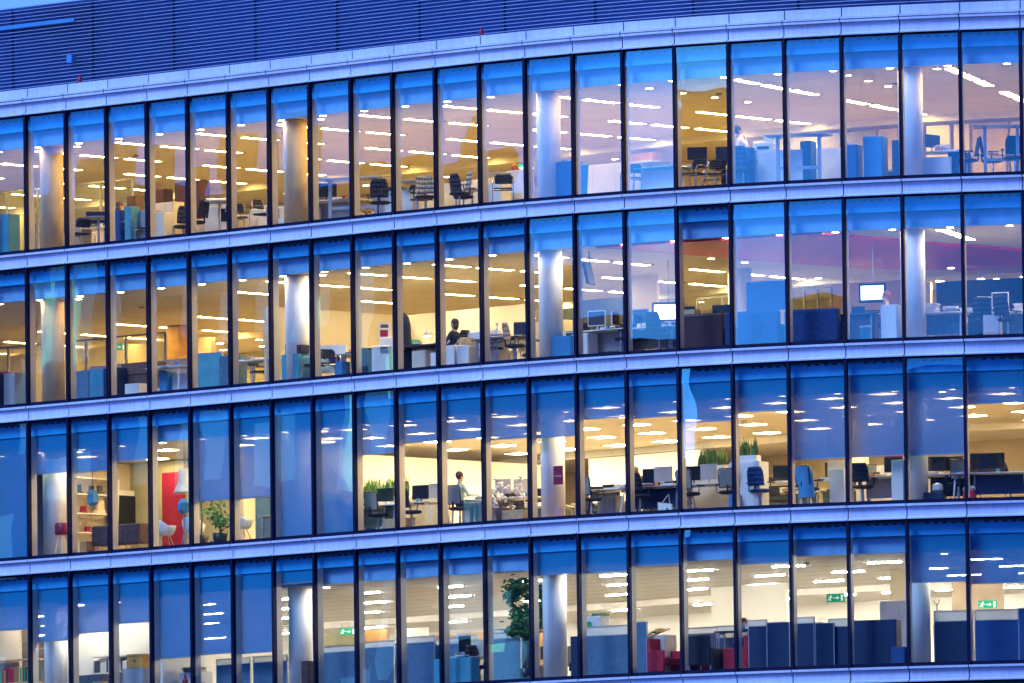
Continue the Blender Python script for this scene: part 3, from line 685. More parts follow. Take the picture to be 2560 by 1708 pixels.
def exit_sign(row, s, d, z, desc, rot=0, arrow=1, w=0.42, h=0.18):
    o = thing('exit_sign', desc, 'exit sign', row, s, d, rot, None, z)
    MB().box(-w / 2, w / 2, -0.015, 0.015, 0, h, 'exit_green').build('panel', o)
    b = MB(); y = -0.0165; q = lambda pts: b.face([(x * w, y, zz * h) for x, zz in pts], 'exit_white')
    q([(0.30, 0.14), (0.42, 0.14), (0.42, 0.86), (0.30, 0.86)])                       # door
    q([(-0.10, 0.44), (0.12, 0.44), (0.12, 0.54), (-0.10, 0.54)]); q([(0.08, 0.28), (0.22, 0.49), (0.08, 0.72)])   # arrow
    q([(-0.28, 0.72), (-0.22, 0.72), (-0.22, 0.86), (-0.28, 0.86)])                    # head
    q([(-0.34, 0.42), (-0.26, 0.40), (-0.20, 0.68), (-0.30, 0.70)])                    # body
    q([(-0.34, 0.44), (-0.26, 0.42), (-0.24, 0.14), (-0.29, 0.14)]); q([(-0.36, 0.46), (-0.30, 0.42), (-0.40, 0.18), (-0.45, 0.20)])
    q([(-0.22, 0.66), (-0.14, 0.54), (-0.16, 0.50), (-0.25, 0.58)]); q([(-0.30, 0.68), (-0.40, 0.56), (-0.43, 0.60), (-0.32, 0.70)])
    b.build('running_figure', o)
    MB().tube([(-w * 0.35, 0, h), (-w * 0.35, 0, h + 0.10)], 0.006, 'metal_grey').tube([(w * 0.35, 0, h), (w * 0.35, 0, h + 0.10)], 0.006, 'metal_grey').build('hanger', o)
    return o
def grasses(o, w, z0, hgt, n, seed, m='leaf', dep=0.10):
    rr = random.Random(seed); b = MB(); k = b.mi_(m)
    for _ in range(n):
        x = rr.uniform(-w / 2, w / 2); y = rr.uniform(-dep, dep); H_ = hgt * rr.uniform(0.45, 1.0); a = rr.uniform(0, 6.28); lx, ly = rr.uniform(-0.16, 0.16) * H_, rr.uniform(-0.16, 0.16) * H_
        c, s_ = math.cos(a) * 0.018, math.sin(a) * 0.018; i0 = len(b.v)
        b.v += [(x - c, y - s_, z0), (x + c, y + s_, z0), (x + lx * 0.4 + c * 1.2, y + ly * 0.4 + s_ * 1.2, z0 + H_ * 0.55), (x + lx * 0.4 - c * 1.2, y + ly * 0.4 - s_ * 1.2, z0 + H_ * 0.55), (x + lx, y + ly, z0 + H_)]
        b.f += [(i0, i0 + 1, i0 + 2, i0 + 3), (i0 + 3, i0 + 2, i0 + 4)]; b.mi += [k, k]
    b.build('foliage', o)
def trough(row, s, d, w, z, desc, hgt=0.42, seed=1, rot=0, n=90):
    o = thing('plant_trough', desc, 'planter', row, s, d, rot, None, z)
    MB().box(-w / 2, w / 2, -0.13, 0.13, 0, 0.16, 'white_lam').build('planter_box', o, bevel=0.01); grasses(o, w * 0.92, 0.15, hgt, n, seed); return o
def leafy(row, s, d, h, desc, seed, crown_r=0.35, z0=0.7, n=420, m='leaf_dark', leaf=0.075, name='potted_tree', palm=False):
    o = thing(name, desc, 'potted plant', row, s, d, 0, None, 0.02); rr = random.Random(seed)
    MB().lathe([(0.15, 0), (0.20, 0.36), (0.18, 0.37)], 'black_plastic', n=16).build('pot', o, True)
    t = MB(); top = (0.03, 0.02, h * 0.9)
    t.tube([(0, 0, 0.33), (0.03, 0.01, h * 0.4), (-0.02, 0.02, h * 0.65), top], 0.022, 'bark', r2=0.008)
    tips = []
    for k in range(9):
        zz = z0 + (h - z0) * rr.uniform(0.0, 0.8); a = rr.uniform(0, 6.28); rr_ = crown_r * rr.uniform(0.5, 1); e = (rr_ * math.cos(a), rr_ * math.sin(a), zz + rr.uniform(0.1, 0.35)); t.tube([(0, 0, zz), e], 0.009, 'bark', 5, 0.004); tips.append(e)
    t.build('trunk', o)
    b = MB(); k = b.mi_(m)
    if palm:
        for j in range(16):
            a = rr.uniform(0, 6.28); L = rr.uniform(0.35, 0.75); zb_ = rr.uniform(z0, h * 0.86)
            for q in range(14):
                t_ = q / 14; cx, cy_, cz = L * t_ * math.cos(a), L * t_ * math.sin(a), zb_ + 0.35 * t_ - 0.5 * t_ * t_
                for sd in (-1, 1):
                    lw = 0.20 * (1 - 0.5 * t_); dx, dy = -math.sin(a) * sd * lw, math.cos(a) * sd * lw; i0 = len(b.v)
                    b.v += [(cx, cy_, cz + 0.010), (cx + dx + 0.10 * math.cos(a), cy_ + dy + 0.10 * math.sin(a), cz - 0.09), (cx + 0.02 * math.cos(a), cy_ + 0.02 * math.sin(a), cz - 0.012)]
                    b.f.append((i0, i0 + 1, i0 + 2)); b.mi.append(k)
    else:
        cl = [(rr.uniform(-1, 1) * crown_r * 0.7, rr.uniform(-1, 1) * crown_r * 0.7, z0 + (h - z0) * rr.random()) for _ in range(11)] + tips
        for _ in range(n):
            c_ = rr.choice(cl); R_ = crown_r * 0.42
            p = Vector((c_[0] + rr.gauss(0, R_ * 0.55), c_[1] + rr.gauss(0, R_ * 0.55), c_[2] + rr.gauss(0, R_ * 0.6)))
            u = Vector((rr.uniform(-1, 1), rr.uniform(-1, 1), rr.uniform(-0.9, 0.3))).normalized() * leaf; v = u.orthogonal().normalized() * leaf * 0.42; i0 = len(b.v)
            b.v += [tuple(p - u), tuple(p + v), tuple(p + u), tuple(p - v)]; b.f.append((i0, i0 + 1, i0 + 2, i0 + 3)); b.mi.append(k)
    b.build('foliage', o); return o
def simple(name, cat, desc, row, s, d, z, fn, rot=0, part='body'):
    o = thing(name, desc, cat, row, s, d, rot, None, z); b = MB(); fn(b); b.build(part, o); return o

# ---- people: one skinned body each, hair as a child
def person(row, s, d, rot, desc, pose='sit', shirt='shirt_white', legs='trousers_dark', hair='hair_brown', z=0.02, hair_long=False, lean=0.0, head_turn=0.0, arms='desk'):
    o = thing('person', desc, 'person', row, s, d, rot, None, z)
    pv = 0.93 if pose == 'stand' else 0.54
    J = {}; E = []
    def j(n, p, r, tagm, par=None):
        J[n] = (Vector(p), r, tagm)
        if par: E.append((par, n))
    ly = -lean
    j('pel', (0, 0, pv), (0.150, 0.115), 'L'); j('wai', (0, ly * 0.3, pv + 0.17), (0.135, 0.10), 'S', 'pel'); j('che', (0, ly * 0.7, pv + 0.38), (0.165, 0.115), 'S', 'wai')
    j('nek', (0, ly, pv + 0.53), (0.060, 0.058), 'K', 'che'); j('jaw', (0, ly - 0.015, pv + 0.61), (0.062, 0.070), 'K', 'nek'); j('hed', (0, ly - 0.005, pv + 0.70), (0.078, 0.095), 'K', 'jaw'); j('top', (0, ly + 0.005, pv + 0.765), (0.055, 0.07), 'K', 'hed')
    j('nos', (0, ly - 0.115, pv + 0.66), (0.012, 0.012), 'K', 'hed')
    for sx, n in ((-1, 'l'), (1, 'r')):
        j('sh' + n, (sx * 0.17, ly * 0.9, pv + 0.45), (0.060, 0.060), 'S', 'che')
        if arms == 'desk': el, wr, ha = (sx * 0.24, ly - 0.10, pv + 0.22), (sx * 0.17, ly - 0.33, pv + 0.24), (sx * 0.15, ly - 0.40, pv + 0.235)
        elif arms == 'phone' and sx < 0: el, wr, ha = (sx * 0.26, ly - 0.12, pv + 0.24), (sx * 0.14, ly - 0.12, pv + 0.50), (sx * 0.10, ly - 0.10, pv + 0.60)
        else: el, wr, ha = (sx * 0.24, ly + 0.03, pv + 0.18), (sx * 0.23, ly - 0.10, pv - 0.04), (sx * 0.22, ly - 0.13, pv - 0.11)
        j('el' + n, el, (0.042, 0.042), 'S', 'sh' + n); j('wr' + n, wr, (0.028, 0.026), 'K', 'el' + n); j('ha' + n, ha, (0.036, 0.018), 'K', 'wr' + n)
        if pose == 'stand': kn, an, to = (sx * 0.10, -0.01, 0.50), (sx * 0.10, 0.03, 0.09), (sx * 0.11, -0.13, 0.04)
        else: kn, an, to = (sx * 0.13, -0.42, pv - 0.01), (sx * 0.13, -0.40, 0.10), (sx * 0.13, -0.56, 0.04)
        j('hi' + n, (sx * 0.09, -0.02, pv - 0.06), (0.090, 0.090), 'L', 'pel'); j('kn' + n, kn, (0.062, 0.062), 'L', 'hi' + n); j('an' + n, an, (0.042, 0.042), 'L', 'kn' + n); j('to' + n, to, (0.040, 0.030), 'L', 'an' + n)
    def skin(pts, edges, root):
        me = bpy.data.meshes.new('tmp'); me.from_pydata([p[0] for p in pts], edges, []); t = bpy.data.objects.new('tmp', me); COL.objects.link(t)
        m_ = t.modifiers.new('s', 'SKIN'); m_.use_smooth_shade = True
        for i, p in enumerate(pts):
            sv = me.skin_vertices[0].data[i]; sv.radius = p[1]; sv.use_root = (i == root)
        sb = t.modifiers.new('u', 'SUBSURF'); sb.levels = 1; sb.render_levels = 1
        bpy.context.view_layer.update(); r = bpy.data.meshes.new_from_object(t.evaluated_get(bpy.context.evaluated_depsgraph_get()))
        bpy.data.objects.remove(t); return r
    names = list(J); idx = {n: i for i, n in enumerate(names)}
    me = skin([(J[n][0], J[n][1]) for n in names], [(idx[a], idx[b]) for a, b in E], 0)
    verts = [v.co.copy() for v in me.vertices]; faces = [tuple(p.vertices) for p in me.polygons]; mi = []
    mm = {'K': 0, 'S': 1, 'L': 2}
    for p in me.polygons:
        c_ = p.center; best = None
        for a, b in E:
            A_, B_ = J[a][0], J[b][0]; ab = B_ - A_; t = max(0, min(1, (c_ - A_).dot(ab) / max(1e-9, ab.length_squared))); dd = (c_ - (A_ + ab * t)).length
            if best is None or dd < best[0]: best = (dd, a, b, t)
        tg = J[best[1]][2] if best[3] < 0.5 else J[best[2]][2]
        if (best[1], best[2]) == ('che', 'nek'): tg = 'S' if best[3] < 0.75 else 'K'
        if best[1][:2] == 'el': tg = 'S' if best[3] < 0.85 else 'K'
        mi.append(mm[tg])
    # fingers
    for sx, n in ((-1, 'l'), (1, 'r')):
        h0 = J['ha' + n][0]; dr = (J['ha' + n][0] - J['wr' + n][0]).normalized(); side = Vector((1, 0, 0)) if abs(dr.x) < 0.8 else Vector((0, 1, 0)); dn = dr.cross(side).normalized()
        for k, (off, L) in enumerate(((-0.027, 0.070), (-0.009, 0.080), (0.009, 0.076), (0.026, 0.060), (-0.040, 0.050))):
            b0 = h0 + side * off + dr * (0.015 if k < 4 else -0.03); d2 = (dr if k < 4 else (dr - side * 0.9).normalized())
            pts = [(b0, (0.009, 0.009)), (b0 + d2 * L * 0.5, (0.008, 0.008)), (b0 + d2 * L * 0.85 - Vector((0, 0, 0.012)), (0.007, 0.007)), (b0 + d2 * L * 1.05 - Vector((0, 0, 0.028)), (0.006, 0.006))]
            fm = skin(pts, [(0, 1), (1, 2), (2, 3)], 0); o0 = len(verts); verts += [v.co.copy() for v in fm.vertices]; faces += [tuple(q + o0 for q in p.vertices) for p in fm.polygons]; mi += [0] * len(fm.polygons)
    bm_ = bpy.data.meshes.new('body'); bm_.from_pydata(verts, [], faces)
    for q in ('skin', shirt, legs): bm_.materials.append(M[q])
    bm_.polygons.foreach_set('material_index', mi); bm_.polygons.foreach_set('use_smooth', [True] * len(faces)); bm_.update()
    bo = bpy.data.objects.new('body', bm_); link(bo, o)
    hc = J['hed'][0]
    hb = MB(); hb.lathe([(0.096, -0.015), (0.101, 0.03), (0.094, 0.075), (0.066, 0.115), (0.025, 0.13)], hair, (hc.x, hc.y + 0.022, hc.z), 16, 0.88, 1.0)
    if hair_long: hb.lathe([(0.05, -0.16), (0.085, -0.10), (0.092, 0.0)], hair, (hc.x, hc.y + 0.045, hc.z), 14, 1.0, 0.75)
    else: hb.lathe([(0.06, -0.07), (0.086, -0.02), (0.09, 0.02)], hair, (hc.x, hc.y + 0.035, hc.z), 14, 0.95, 0.72)
    hb.build('hair', o, True)
    for sx in (-1, 1):
        MB().lathe([(0.002, -0.010), (0.011, 0), (0.002, 0.010)], 'eye', (sx * 0.030, hc.y - 0.086, hc.z - 0.012), 8).build('eye', o, True)
        MB().lathe([(0.006, -0.028), (0.016, 0), (0.008, 0.026)], 'skin', (sx * 0.082, hc.y + 0.01, hc.z - 0.02), 8, 0.6, 1.2).build('ear', o, True)
    MB().box(-0.024, 0.024, hc.y - 0.098, hc.y - 0.088, hc.z - 0.072, hc.z - 0.062, 'red_fabric').build('mouth', o)
    return o

# ------------------------------------------------------------------ inner walls (parts of the building)
def wall(row, s0, s1, d0, d1, h0, h1, m, name='partition_wall'):
    return MB().fbox(s0, s1, d0, d1, FL(row) + h0 + 0.02, FL(row) + h1, m).build(name, bld)
for a_, b_, m_ in ((9.6, 11.6, 'wall_white'), (11.66, 12.36, 'wall_grey'), (12.5, 13.67, 'wall_grey'), (13.72, 14.4, 'wall_tan'), (15.48, 16.3, 'wall_cream'), (16.45, 16.99, 'wall_cream'), (17.1, 18.3, 'wall_tan'), (18.4, 20.5, 'wall_tan')):
    wall(1, a_, b_, 12.4, 12.5, 0, 2.55, m_)
wall(1, 6.4, 6.96, 12.4, 12.7, 0, 2.55, 'wood_orange')
wall(1, -6.6, -5.4, 9.6, 9.7, 0.0, 2.0, 'wall_dark'); wall(1, -5.2, -3.6, 9.6, 9.7, 0.0, 2.0, 'wall_dark'); wall(1, -12.5, -7.5, 12, 12.1, 0, 2.6, 'wall_olive')
wall(2, 5.36, 5.42, 0.75, 5.6, 0, 2.08, 'wall_cream'); wall(2, 5.44, 8.4, 5.65, 5.75, 0, 2.08, 'wall_white'); wall(2, 4.2, 5.34, 5.0, 5.1, 0, 2.08, 'wall_cream')
wall(2, -9, -2.9, 11, 11.15, 0, 2.62, 'wall_cream'); wall(2, -2.66, -2.36, 9.0, 9.4, 0, 2.78, 'wood_orange'); wall(2, -1.2, -0.5, 11.6, 11.9, 0, 2.6, 'wood_orange')
wall(2, 8.1, 9.2, 8.0, 8.1, 0, 2.3, 'wall_dark'); wall(2, 9.4, 10.1, 8.0, 8.1, 0, 2.78, 'wall_cream'); wall(2, 6.2, 8.0, 9.4, 9.5, 0, 2.3, 'wall_dark')
wall(2, 14.45, 16.4, 9.0, 9.1, 0, 2.3, 'wall_cream'); wall(2, 15.9, 21.5, 12.15, 12.25, 0, 2.5, 'navy_lam'); wall(2, 12.0, 15.0, 13.2, 13.3, 0, 2.6, 'wall_cream')
wall(3, -1.2, -1.1, 2.3, 7.2, 0, 2.78, 'wall_cream'); wall(3, -1.09, 2.9, 5.3, 5.4, 0, 2.78, 'wall_olive'); wall(3, 2.9, 3.0, 3.4, 5.4, 0, 2.78, 'wall_cream')
wall(3, -5, -1.21, 3.4, 3.5, 0, 2.78, 'wall_dark')
wall(3, 4.72, 4.8, 4.6, 11.8, 0, 2.5, 'wall_white'); wall(3, 3.1, 4.70, 4.6, 4.7, 0, 2.78, 'wall_white'); wall(3, 5.6, 8.4, 12.0, 12.1, 0, 2.6, 'wall_white')
wall(4, 3.46, 4.0, 7.0, 7.1, 0, 2.1, 'wood_orange'); wall(4, 4.02, 4.75, 7.3, 7.4, 0, 2.1, 'wall_white'); wall(4, 4.78, 8.0, 7.0, 7.1, 0, 1.85, 'wood_orange')
wall(4, -3.4, -1.55, 1.9, 2.0, 0, 2.78, 'wall_cream'); wall(4, -0.9, 2.9, 1.95, 2.05, 0, 2.78, 'wall_white'); wall(4, 2.92, 2.97, 0.5, 2.0, 0, 2.78, 'wall_white')
wall(4, 2.4, 3.25, 7.0, 7.05, 0, 2.1, 'wall_olive')
wall(4, 16.9, 17.6, 6.8, 6.9, 0, 2.78, 'wall_cream'); wall(4, 17.75, 19.1, 8.8, 8.9, 0, 2.6, 'wall_tan'); wall(4, 10.4, 12.6, 9.5, 9.6, 0, 2.78, 'wall_white')
# glazed meeting-room fronts with slim posts
def glazed(row, s0, s1, d, h, step, name='glazed_partition'):
    b = MB(); s_ = s0
    while s_ <= s1 + 1e-6: b.fbox(s_ - 0.02, s_ + 0.02, d, d + 0.06, FL(row) + 0.02, FL(row) + h, 'metal_grey'); s_ += step
    b.fbox(s0, s1, d, d + 0.06, FL(row) + h + 0.001, FL(row) + h + 0.05, 'metal_grey'); o = b.build(name, bld)
    MB().fbox(s0 + 0.03, s1 - 0.03, d + 0.025, d + 0.03, FL(row) + 0.05, FL(row) + h - 0.01, CLEAR).build('partition_pane', o)
glazed(1, -8.0, -1.6, 6.2, 2.45, 0.8); glazed(2, 13.2, 14.4, 9.0, 2.2, 0.4); glazed(2, 9.6, 12.4, 10.2, 2.3, 0.7); glazed(4, 2.3, 3.3, 5.5, 2.2, 0.5); glazed(2, -8, -1.0, 6.5, 2.3, 1.0)
# hanging detector, smoke heads
for row, s_, d_ in ((2, 0.0, 4.2), (4, 16.4, 3.0), (1, 14.2, 4.1), (1, 18.0, 4.2), (1, 4.35, 3.0), (1, -0.1, 4.2), (3, 13.0, 7.2)):
    X, Y = F(s_, d_); o = bpy.data.objects.new('smoke_detector', None); link(o); o.location = (X, Y, FL(row) + CEIL); o['category'] = 'smoke detector'
    TH.append((o, 'dark round smoke detector on the ceiling', row)); MB().lathe([(0.07, 0), (0.075, -0.03), (0.04, -0.06), (0.02, -0.062)], 'wall_grey', n=12).build('detector_head', o)

# ------------------------------------------------------------------ top storey furniture
cab(1, -0.95, 0.75, 0.55, 0.40, 1.12, 'teal_lam', 'tall teal cabinet close to the glass'); cab(1, -1.55, 0.75, 0.6, 0.4, 0.85, 'navy_lam', 'low dark cabinet close to the glass')
cab(1, -0.15, 2.2, 0.5, 0.4, 0.9, 'grey_lam', 'grey cabinet behind the round column')
for s_ in (-2.6, -2.0, -1.4, -0.8): cab(1, s_, 5.2, 0.86, 0.4, 1.0, 'cream_lam', 'cream cabinet of a low row behind a table', doors=2, group='low cream cabinets at the left end')
rtable(1, 1.05, 1.15, 0.42, 0.86, 'round bistro table with a grey stem'); chair('visit', 1, 0.62, 1.05, -100, 'black visitor chair left of the round table'); chair('visit', 1, 1.72, 1.35, 120, 'black visitor chair right of the round table')
chair('visit', 1, 2.05, 1.4, 40, 'black visitor chair before the blue cabinet')
monitor(1, 0.15, 2.35, 0.76, 'dark monitor behind the round table', 45); desk(1, 0.15, 2.4, 1.3, 0.7, 'pale desk behind the round table')
desk(1, 0.95, 2.75, 1.5, 0.75, 'desk of the person with brown hair', 10); person(1, 0.78, 2.15, 150, 'person with brown hair bent over a desk', 'sit', 'shirt_white', hair='hair_brown', hair_long=True, lean=0.12)
cab(1, 1.55, 1.2, 0.40, 0.35, 0.98, 'blue_lam', 'tall dark blue cabinet close to the glass', doors=1); cab(1, 1.88, 1.15, 0.22, 0.3, 1.04, 'teal_lam', 'narrow teal cabinet close to the glass', doors=1)
cab(1, -0.5, 5.6, 0.75, 0.3, 2.0, 'maroon', 'tall maroon wardrobe, left one of the two', doors=2); cab(1, 0.4, 5.5, 0.95, 0.35, 2.12, 'maroon', 'tall maroon wardrobe, right one of the two', doors=3); cab(1, -1.1, 5.6, 0.3, 0.3, 1.9, 'wood_dark', 'narrow dark wardrobe', doors=1)
cab(1, 1.7, 2.75, 0.7, 0.4, 1.25, 'cream_lam', 'cream cabinet behind the desks', doors=2); cab(1, 2.05, 1.55, 0.45, 0.45, 0.95, 'grey_lam', 'grey pedestal cabinet', doors=1); cab(1, 2.4, 1.55, 0.4, 0.4, 0.85, 'cream_lam', 'cream pedestal cabinet', doors=1)
desk(1, 1.95, 3.2, 1.6, 0.75, 'desk carrying a monitor near the dark chair'); monitor(1, 1.62, 3.1, 0.76, 'monitor facing the glass on a desk', 45)
chair('task', 1, 2.62, 1.9, 30, 'black task chair at the desk'); chair('task', 1, 3.32, 1.33, -80, 'large black task chair turned sideways', cat='office chair')
o = thing('copier', 'white copier with a dark paper slot', 'copier', 1, 3.22, 2.3, 45, None, 0.02)
MB().box(-0.35, 0.35, -0.3, 0.3, 0, 0.95, 'white_lam').build('body', o, bevel=0.02); MB().box(-0.33, 0.33, -0.28, 0.28, 0.96, 1.16, 'white_lam').build('lid', o, bevel=0.03); MB().box(0.0, 0.34, -0.315, -0.301, 0.55, 0.88, 'black_plastic').build('paper_slot', o); MB().box(-0.1, 0.12, -0.22, -0.05, 1.161, 1.19, 'screen_black').build('control_panel', o)
for s_ in (2.6, 3.25, 3.9, 4.5): cab(1, s_, 2.9, 0.92, 0.42, 0.74, 'cream_lam', 'low cream cabinet behind the chairs', doors=2, group='low cream cabinets left of the second column')
rtable(1, 3.62, 1.75, 0.46, 1.02, 'round bistro table left of a black seat'); chair('visit', 1, 4.5, 1.1, 60, 'visitor chair with chrome frame'); chair('visit', 1, 5.25, 1.0, 100, 'visitor chair with chrome frame beside the column')
papers(1, 3.9, 2.9, 0.765, 'pile of white papers on the low cabinets', 10, 0.5, seed=2); papers(1, 4.5, 2.9, 0.765, 'pile of papers and folders on the low cabinets', 8, 0.45, seed=5)
o = cab(1, 5.42, 1.35, 0.46, 0.34, 0.34, 'white_card', 'white archive box on the floor beside the column', doors=0, name='archive_box', cat='box')
desk(1, 6.35, 1.9, 1.7, 0.8, 'white desk behind the raised desk', 10, modesty='grey_lam'); monitor(1, 6.06, 2.0, 0.76, 'black monitor on the white desk', 50, 0.52, 0.36); papers(1, 6.5, 1.75, 0.765, 'loose papers on the white desk', 4, 0.3, seed=8); cab(1, 5.95, 1.5, 0.42, 0.5, 0.62, 'white_lam', 'white pedestal under the desk', doors=1)
raised(1, 7.08, 1.45, 1.75, 0.75, 'raised desk on two grey legs', 30, 1.2); cab(1, 7.3, 2.5, 0.7, 0.45, 1.0, 'navy_lam', 'dark cabinet behind the raised desk', 30)
chair('task', 1, 7.85, 1.3, -140, 'large black task chair with curved back', cat='office chair'); cab(1, 7.75, 2.2, 1.2, 0.42, 0.85, 'white_lam', 'white cabinet behind the task chair', doors=2)
rtable(1, 8.2, 2.1, 0.55, 1.03, 'wide round table between two chairs'); chair('visit', 1, 8.85, 1.3, 70, 'visitor chair with chrome frame')
cab(1, 8.3, 3.4, 1.8, 0.42, 1.05, 'white_lam', 'long white cabinet behind the round table', doors=3); chair('task', 1, 9.05, 1.15, 50, 'low grey task chair turned left', back='grey_mesh', cat='office chair')
chair('task', 1, 9.45, 1.9, 170, 'black task chair with its back to the room', cat='office chair'); chair('task', 1, 9.85, 1.15, -30, 'tall grey backed task chair', back='grey_mesh', cat='office chair')
desk(1, 9.55, 2.6, 1.8, 0.75, 'pale desk behind two task chairs'); cab(1, 9.2, 3.6, 1.6, 0.42, 1.1, 'cream_lam', 'cream cabinet behind the task chairs', doors=3)
rtable(1, 10.0, 2.3, 0.42, 1.04, 'round table left of the white box'); chair('visit', 1, 11.0, 0.95, 40, 'blue seated visitor chair', col='blue_fabric'); person(1, 9.75, 3.35, 160, 'person with red brown hair at a desk', 'sit', 'shirt_white', hair='hair_red')
desk(1, 9.85, 3.6, 1.5, 0.7, 'desk of the person with red brown hair'); cab(1, 10.35, 2.6, 0.6, 0.4, 1.1, 'white_lam', 'white cabinet before the exit sign', doors=1); cab(1, 10.2, 1.9, 0.8, 0.35, 0.75, 'white_lam', 'white low cabinet beside the visitor chair')
exit_sign(1, 5.1, 10.4, 2.15, 'green exit sign far back beside the second floor column', 45)
cab(1, 11.95, 1.3, 0.5, 0.45, 1.12, 'sky_lam', 'bright blue cabinet before the third column', doors=1); cab(1, 12.36, 1.15, 0.5, 0.45, 1.02, 'blue_lam', 'blue cabinet right of a bright blue one', doors=1)
o = thing('desk_lamp', 'dark blue folded lamp on the bright blue cabinet', 'desk lamp', 1, 11.95, 1.3, 0, None, 1.145); MB().tube([(-0.16, 0, 0.16), (0, 0, 0.01), (0.17, 0, 0.13)], 0.03, 'navy_lam', r2=0.04).build('lamp_arm', o)
o = thing('waste_bin', 'tapering blue recycling bin', 'bin', 1, 12.72, 1.0, 0, None, 0.02); MB().lathe([(0.13, 0), (0.19, 0.84)], 'sky_lam', n=4).build('body', o); MB().lathe([(0.20, 0.845), (0.21, 0.90), (0.12, 0.92)], 'teal_lam', n=4).build('lid', o)
for k, s_ in enumerate((11.35, 11.9, 12.45)): cab(1, s_ + 0.2, 3.7, 0.78, 0.42, 1.18, 'white_lam', 'white cabinet of a row beside the third column', doors=2, group='white cabinets right of the third column')
rtable(1, 13.28, 3.2, 0.6, 1.03, 'dark edged round table'); chair('visit', 1, 13.75, 1.0, 30, 'blue visitor chair close to the glass', col='blue_fabric'); desk(1, 14.1, 1.6, 1.5, 0.7, 'blue desk close to the glass', m='sky_lam', modesty='white_lam')
chair('visit', 1, 15.0, 1.0, -10, 'chrome visitor chair, left one of a pair'); chair('visit', 1, 15.28, 1.45, 20, 'chrome visitor chair, right one of a pair')
desk(1, 14.35, 3.5, 1.7, 0.8, 'white standing table with two monitors', h=0.95); monitor(1, 14.03, 3.4, 0.975, 'monitor seen from behind on a white table', 200); monitor(1, 14.5, 3.75, 0.975, 'black monitor turned to the glass', 20)
desk(1, 15.3, 2.6, 1.3, 0.7, 'dark fronted desk', modesty='wood_dark', m='cream_lam'); monitor(1, 15.1, 2.7, 0.76, 'dark monitor on a dark fronted desk', 10)
chair('visit', 1, 14.75, 2.5, -60, 'chrome visitor chair behind the pair', col='grey_lam', back='cream_lam')
person(1, 15.32, 2.45, 150, 'standing person in a white shirt, hand raised', 'stand', 'shirt_white', hair='hair_dark', arms='phone')
chair('task', 1, 15.95, 1.0, 180, 'wide blue chair back', col='blue_fabric', back='blue_fabric', cat='office chair'); cab(1, 15.86, 1.25, 0.62, 0.35, 1.05, 'blue_lam', 'blue cabinet before the standing person', doors=1)
for s_ in (16.3, 16.75): cab(1, s_, 1.5, 0.66, 0.45, 0.95, 'white_lam', 'white cabinet beside a blue chair', doors=1)
o = thing('printer', 'small white printer on white cabinets', 'printer', 1, 16.2, 1.5, 10, None, 0.975); MB().box(-0.25, 0.25, -0.2, 0.2, 0, 0.22, 'white_lam').build('body', o, bevel=0.03); MB().box(-0.15, 0.15, -0.205, -0.201, 0.05, 0.12, 'black_plastic').build('paper_slot', o); MB().box(0.0, 0.24, -0.1, 0.18, 0.22, 0.42, 'white_lam').build('document_feeder', o, bevel=0.02)
raised(1, 17.0, 0.95, 1.6, 0.7, 'raised blue grey desk with one leg in view', 8, 1.27)
for k in range(4): cab(1, 16.35 + k * 0.44, 2.9 - k * 0.12, 0.64, 0.42, 1.12 - k * 0.03, 'white_lam', 'white cabinet of the row behind the raised desk', doors=1, group='white cabinets behind the raised desk at right')
cab(1, 17.02, 1.5, 0.28, 0.4, 1.15, 'navy_lam', 'narrow dark cabinet beside the raised desk leg', doors=1)
cab(1, 18.25, 1.0, 0.42, 0.4, 0.95, 'blue_lam', 'dark blue cabinet, left one of three', doors=1); cab(1, 18.62, 0.95, 0.5, 0.45, 1.12, 'sky_lam', 'bright blue tall cabinet, middle one of three', doors=1); cab(1, 18.98, 1.1, 0.3, 0.4, 1.02, 'navy_lam', 'dark blue narrow cabinet, right one of three', doors=1)
papers(1, 18.25, 1.0, 0.975, 'flat white papers on the dark blue cabinet', 3, 0.3, seed=4)
desk(1, 19.75, 1.5, 1.25, 0.75, 'white desk piled with papers', 6, m='white_lam'); cab(1, 19.72, 1.5, 0.72, 0.5, 0.60, 'white_lam', 'white pedestal under the paper covered desk', doors=1); monitor(1, 19.42, 1.55, 0.76, 'monitor turned sideways beside the fourth column', 60); papers(1, 19.85, 1.45, 0.765, 'tall untidy paper pile on the desk', 9, 0.34, seed=9); papers(1, 20.1, 1.65, 0.765, 'low paper pile on the desk', 4, 0.34, seed=19)
chair('task', 1, 20.62, 1.25, -70, 'black task chair tipped to the left', cat='office chair'); chair('task', 1, 21.0, 1.6, 100, 'black task chair turned right', cat='office chair'); raised(1, 21.15, 1.0, 1.35, 0.7, 'raised blue grey desk with two legs', 8, 1.28); chair('task', 1, 21.4, 0.95, 10, 'low dark chair at the right edge', cat='office chair')
cab(1, 20.3, 1.6, 0.45, 0.5, 0.7, 'navy_lam', 'dark pedestal right of the paper desk', doors=1); desk(1, 20.7, 2.6, 1.5, 0.7, 'pale desk behind the black chairs')

